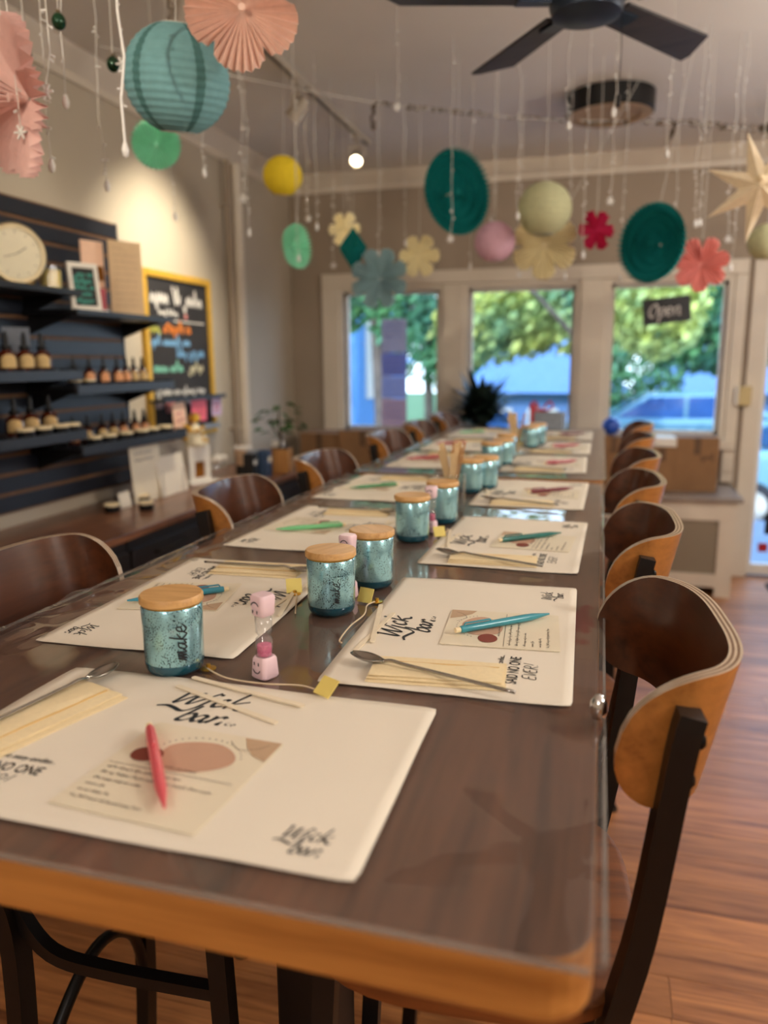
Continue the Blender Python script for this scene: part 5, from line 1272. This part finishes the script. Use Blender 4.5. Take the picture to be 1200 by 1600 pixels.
def pleated(loc, R, npl, depth, m, label, name='paper_fan', petals=0, yaw=0., tilt=0., inner=.0, teeth=0., hole=None, roll=0., rings=3, notch=.52, recess=.02, comb=False, cat='paper fan', open_=1.):
    t = hang(name, label, cat, loc, yaw, 'pleated paper decorations'); t.rotation_euler = (tilt, roll, yaw)
    N = npl*2; mb = MB(); vs = []; fs = []
    def rad(a):
        if not petals: return R
        x = (a*petals/(2*PI)) % 1.0; x = 2*x-1
        return R*(notch+(1-notch)*math.sqrt(max(0, 1-abs(x)**2.6)))
    for k in range(rings+1):
        f = k/rings
        for i in range(N):
            a = 2*PI*(i+(1 if comb and k % 2 else 0))/N; q = rad(a)*(.03+.97*f)
            if k == rings and teeth: q *= 1-(teeth if i % 2 else 0)
            d_ = depth*f*(.5 if i % 2 else -.5)
            vs.append((q*math.sin(a), d_+recess*R*(1-f)**1.3, q*math.cos(a)))
    for k in range(rings):
        for i in range(N): fs.append((k*N+i, k*N+(i+1) % N, (k+1)*N+(i+1) % N, (k+1)*N+i))
    mb.add(vs, fs); mb.build('pleats', m, t)
    mb = MB(); mb.T = Matrix.Rotation(PI/2, 4, 'X'); mb.lathe([(0, -.004), (R*.06, -.004), (R*.06, .004), (0, .005)], 14); mb.build('centre_button', m, t, 40)
    string(t, loc, R*.9)
    return t
pleated((-.745, 1.6, 2.125), .118, 40, .026, 'p_peach', 'large peach pleated paper flower at the top edge', 'paper_flower', 5, .35, .1, roll=.12, notch=.7, recess=.15)
pleated((-1.245, 1.5, 1.97), .165, 48, .03, 'p_blush', 'blush pink paper flower seen edge on at far left', 'paper_flower', 6, -.52, .12, roll=.25, notch=.6, recess=.25)
pleated((-1.501, 2.5, 2.144), .086, 32, .03, 'p_mint', 'round mint green pleated fan behind the teal lantern', yaw=.55, teeth=.1, recess=.35, rings=5); pleated((-1.276, 3.2, 1.895), .094, 36, .026, 'p_mint', 'narrow mint green fan turned sideways at left', yaw=1.25, teeth=.08, recess=.35, rings=5)
pleated((-.642, 3.5, 2.133), .182, 50, .03, 'p_deep', 'large deep teal honeycomb fan, left of the pair', yaw=.85, teeth=.06, rings=9, recess=.4, comb=True); pleated((.171, 3.5, 1.884), .162, 46, .03, 'p_deep', 'large deep teal honeycomb fan, right of the pair', yaw=-.65, teeth=.06, rings=9, recess=.4, comb=True, roll=.2)
pleated((-1.295, 3.9, 2.073), .085, 24, .02, 'p_cream', 'small cream paper flower behind the teal diamond', 'paper_flower', 6); pleated((-.858, 3.7, 1.9), .1, 30, .02, 'p_cream', 'cream six petal paper flower right of the snowflake', 'paper_flower', 6)
pleated((-.28, 3.72, 1.925), .15, 36, .03, 'p_cream', 'big cream paper flower behind the sage lantern', 'paper_flower', 6, roll=.52, notch=.62, recess=.15); pleated((-1.029, 3.6, 1.794), .14, 40, .03, 'p_ice', 'grey blue snowflake shaped paper fan', 'paper_flower', 8, recess=.25, notch=.6)
pleated((-.054, 3.7, 1.976), .088, 24, .02, 'p_magenta', 'small magenta paper flower', 'paper_flower', 6, .55); pleated((.378, 3.6, 1.804), .113, 32, .025, 'p_coral', 'coral pleated paper flower above the open sign', 'paper_flower', 7, -.1, recess=.25)
# diamond
t = hang('paper_diamond', 'deep teal honeycomb paper diamond', 'paper diamond', (-1.185, 3.7, 1.943), .3, 'pleated paper decorations')
mb = MB(); N = 24; vs = [(0, 0, .105), (0, 0, -.105)]
for i in range(N): a = 2*PI*i/N; q = .068*(1 if i % 2 else .88); vs.append((q*math.cos(a), q*math.sin(a), .012*(1 if i % 2 else -1)))
fs = []
for i in range(N): fs += [(0, 2+i, 2+(i+1) % N), (1, 2+(i+1) % N, 2+i)]
mb.add(vs, fs); mb.build('honeycomb', 'p_deep', t); string(t, (0, 0, 1.943), .1)
# star
t = hang('paper_star', 'large cream seven pointed paper star at the right edge', 'paper star', (.468, 2.9, 1.965), -.15, 'pleated paper decorations')
mb = MB(); n = 7; R = .178; vs = [(0, -.045, 0), (0, .045, 0)]
for i in range(2*n): a = PI*i/n+.62; q = R if i % 2 == 0 else R*.36; vs.append((q*math.sin(a), 0, q*math.cos(a)))
fs = []
for i in range(2*n): j = 2+i; k = 2+(i+1) % (2*n); fs += [(0, k, j), (1, j, k)]
mb.add(vs, fs); mb.build('star_body', 'p_star', t); MB().lathe([(0, -.012), (.012, -.004), (.012, .004), (0, .012)], 10, (0, -.05, .02)).build('bulb_socket', 'cream', t, True); string(t, (0, 0, 1.965), .12)
# baubles
def bauble(loc, r, label):
    t = hang('glass_bauble', label, 'bauble', loc, 0, 'green glass baubles')
    MB().lathe([(r*math.sin(PI*i/12)*(1 if i < 8 else .96), -r*1.15*math.cos(PI*i/12)) for i in range(13)], 18).build('ball', 'ornament', t, True)
    MB().lathe([(r*.3, r*1.1), (r*.32, r*1.15), (r*.32, r*1.45), (0, r*1.5)], 10).build('cap', 'leafwire', t, 40); string(t, loc, r*1.5)
bauble((-1.183, 1.6, 2.148), .0155, 'dark green glass bauble, highest at upper left'); bauble((-1.356, 1.7, 2.134), .0145, 'green glass bauble beside the blush flower'); bauble((-1.186, 1.8, 2.129), .016, 'green glass bauble left of the teal lantern')
# fairy light strands
STR = [(-1.14, 1.5, 1.98), (-1.18, 1.6, 2.0), (-.97, 1.5, 1.86), (-1.1, 1.7, 2.1), (-1.23, 1.6, 1.87), (-1.3, 1.9, 1.89), (-1.23, 1.5, 1.91), (-1.5, 2.6, 1.94), (-1.27, 2.4, 2.03), (-1.23, 2.6, 1.98), (-1.4, 3.0, 1.94), (-1.22, 3.3, 2.0), (-1.25, 3.6, 1.87), (-1.2, 3.7, 1.97), (-1.27, 3.2, 1.86), (-1.3, 3.4, 2.05), (-.9, 3.6, 1.96), (-1.08, 3.8, 1.95), (-.63, 3.3, 1.92), (-.63, 3.8, 1.87), (-.36, 3.3, 2.0), (-.4, 3.8, 1.82), (-.18, 3.8, 1.81), (-.1, 3.4, 1.85), (0, 3.4, 2.05), (.19, 3.2, 2.17), (.06, 3.8, 1.79), (.27, 3.7, 2.03), (.32, 3.4, 1.95), (.35, 3.5, 1.97), (.47, 3.6, 1.91), (.5, 3.6, 1.8), (.0, 2.75, 2.2), (-.78, 3.0, 2.35), (-.16, 3.0, 2.24), (-.51, 3.7, 2.05)]
STL = ['left of the green baubles, longest pair, left one', 'below the highest green bauble', 'bright thick one left of the teal lantern', 'just right of the highest green bauble', 'ending right of the blush flower', 'ending lowest before the left wall', 'behind the blush flower at far left',
 'ending right of the mint fan on the wall', 'short one right under the teal lantern', 'right of the teal lantern by the rail', 'ending above the pipes', 'right of the yellow lantern, upper one', 'ending beside the small cream flower', 'just above the small cream flower', 'in front of the narrow mint fan', 'just right of the yellow lantern, short',
 'right of the teal diamond', 'above the grey blue snowflake fan', 'in front of the left deep teal fan', 'ending under the left deep teal fan', 'between the pink and sage lanterns, upper', 'ending below the pink lantern', 'ending right of the big cream flower, low', 'left of the magenta flower', 'just right of the magenta flower, short',
 'short one under the garland, right of the ring lamp', 'ending left of the right deep teal fan', 'in front of the right deep teal fan', 'above the coral flower, left one', 'above the coral flower, right one', 'left of the paper star, upper', 'right of the coral flower, lowest', 'hanging before the ring lamp', 'short one on the ceiling near the rail', 'short one left of the ring lamp', 'between the pink lantern and left teal fan']
for i, (x, y_, zb) in enumerate(STR):
    rnd = random.Random(100+i); L = ZC-zb; near = y_ < 2
    lab = 'clear fairy light strand, '+STL[i]
    t = thing('fairy_light_strand', lab, 'fairy lights', (x, y_, ZC), 0, 'icicle strands, upper left' if x < -.95 and y_ < 2.7 else 'icicle strands before the windows')
    n = 10; pts = [(rnd.gauss(0, .004), rnd.gauss(0, .004), -L*k/n) for k in range(n+1)]; pts[0] = (0, 0, 0)
    MB().tube(pts, .003 if i == 2 else .0011, 5).build('wire', 'fairylit' if i == 2 else 'fairy', t)
    mb = MB()
    for k in range(int(L/.05)):
        z = -rnd.uniform(.04, L); a = rnd.uniform(0, 2*PI); f = -z/L*n; p = Vector(pts[int(f)]).lerp(Vector(pts[min(int(f)+1, n)]), f-int(f)); p.z = z
        q = p+Vector((math.cos(a)*.01, math.sin(a)*.01, -.004)); mb.tube([p, q], [.001, .0026], 5)
    if mb.v: mb.build('tiny_bulbs', 'fairylit', t)['kind'] = 'stuff'
    kind = i % 3; mb = MB(); e = pts[-1]
    if kind == 0:
        for k in range(3):
            a = PI*k/3; mb.tube([(e[0]-.016*math.cos(a), e[1], e[2]-.016*math.sin(a)-.01), (e[0]+.016*math.cos(a), e[1], e[2]+.016*math.sin(a)-.01)], .0028, 5)
        mb.build('snowflake', 'fairylit', t)
    else:
        mb.lathe([(0, -.03), (.006, -.026), (.008, -.014), (.004, 0), (0, .002)], 10, e); mb.build('drop_bulb', 'fairylit', t, True)
bpy.context.view_layer.update()
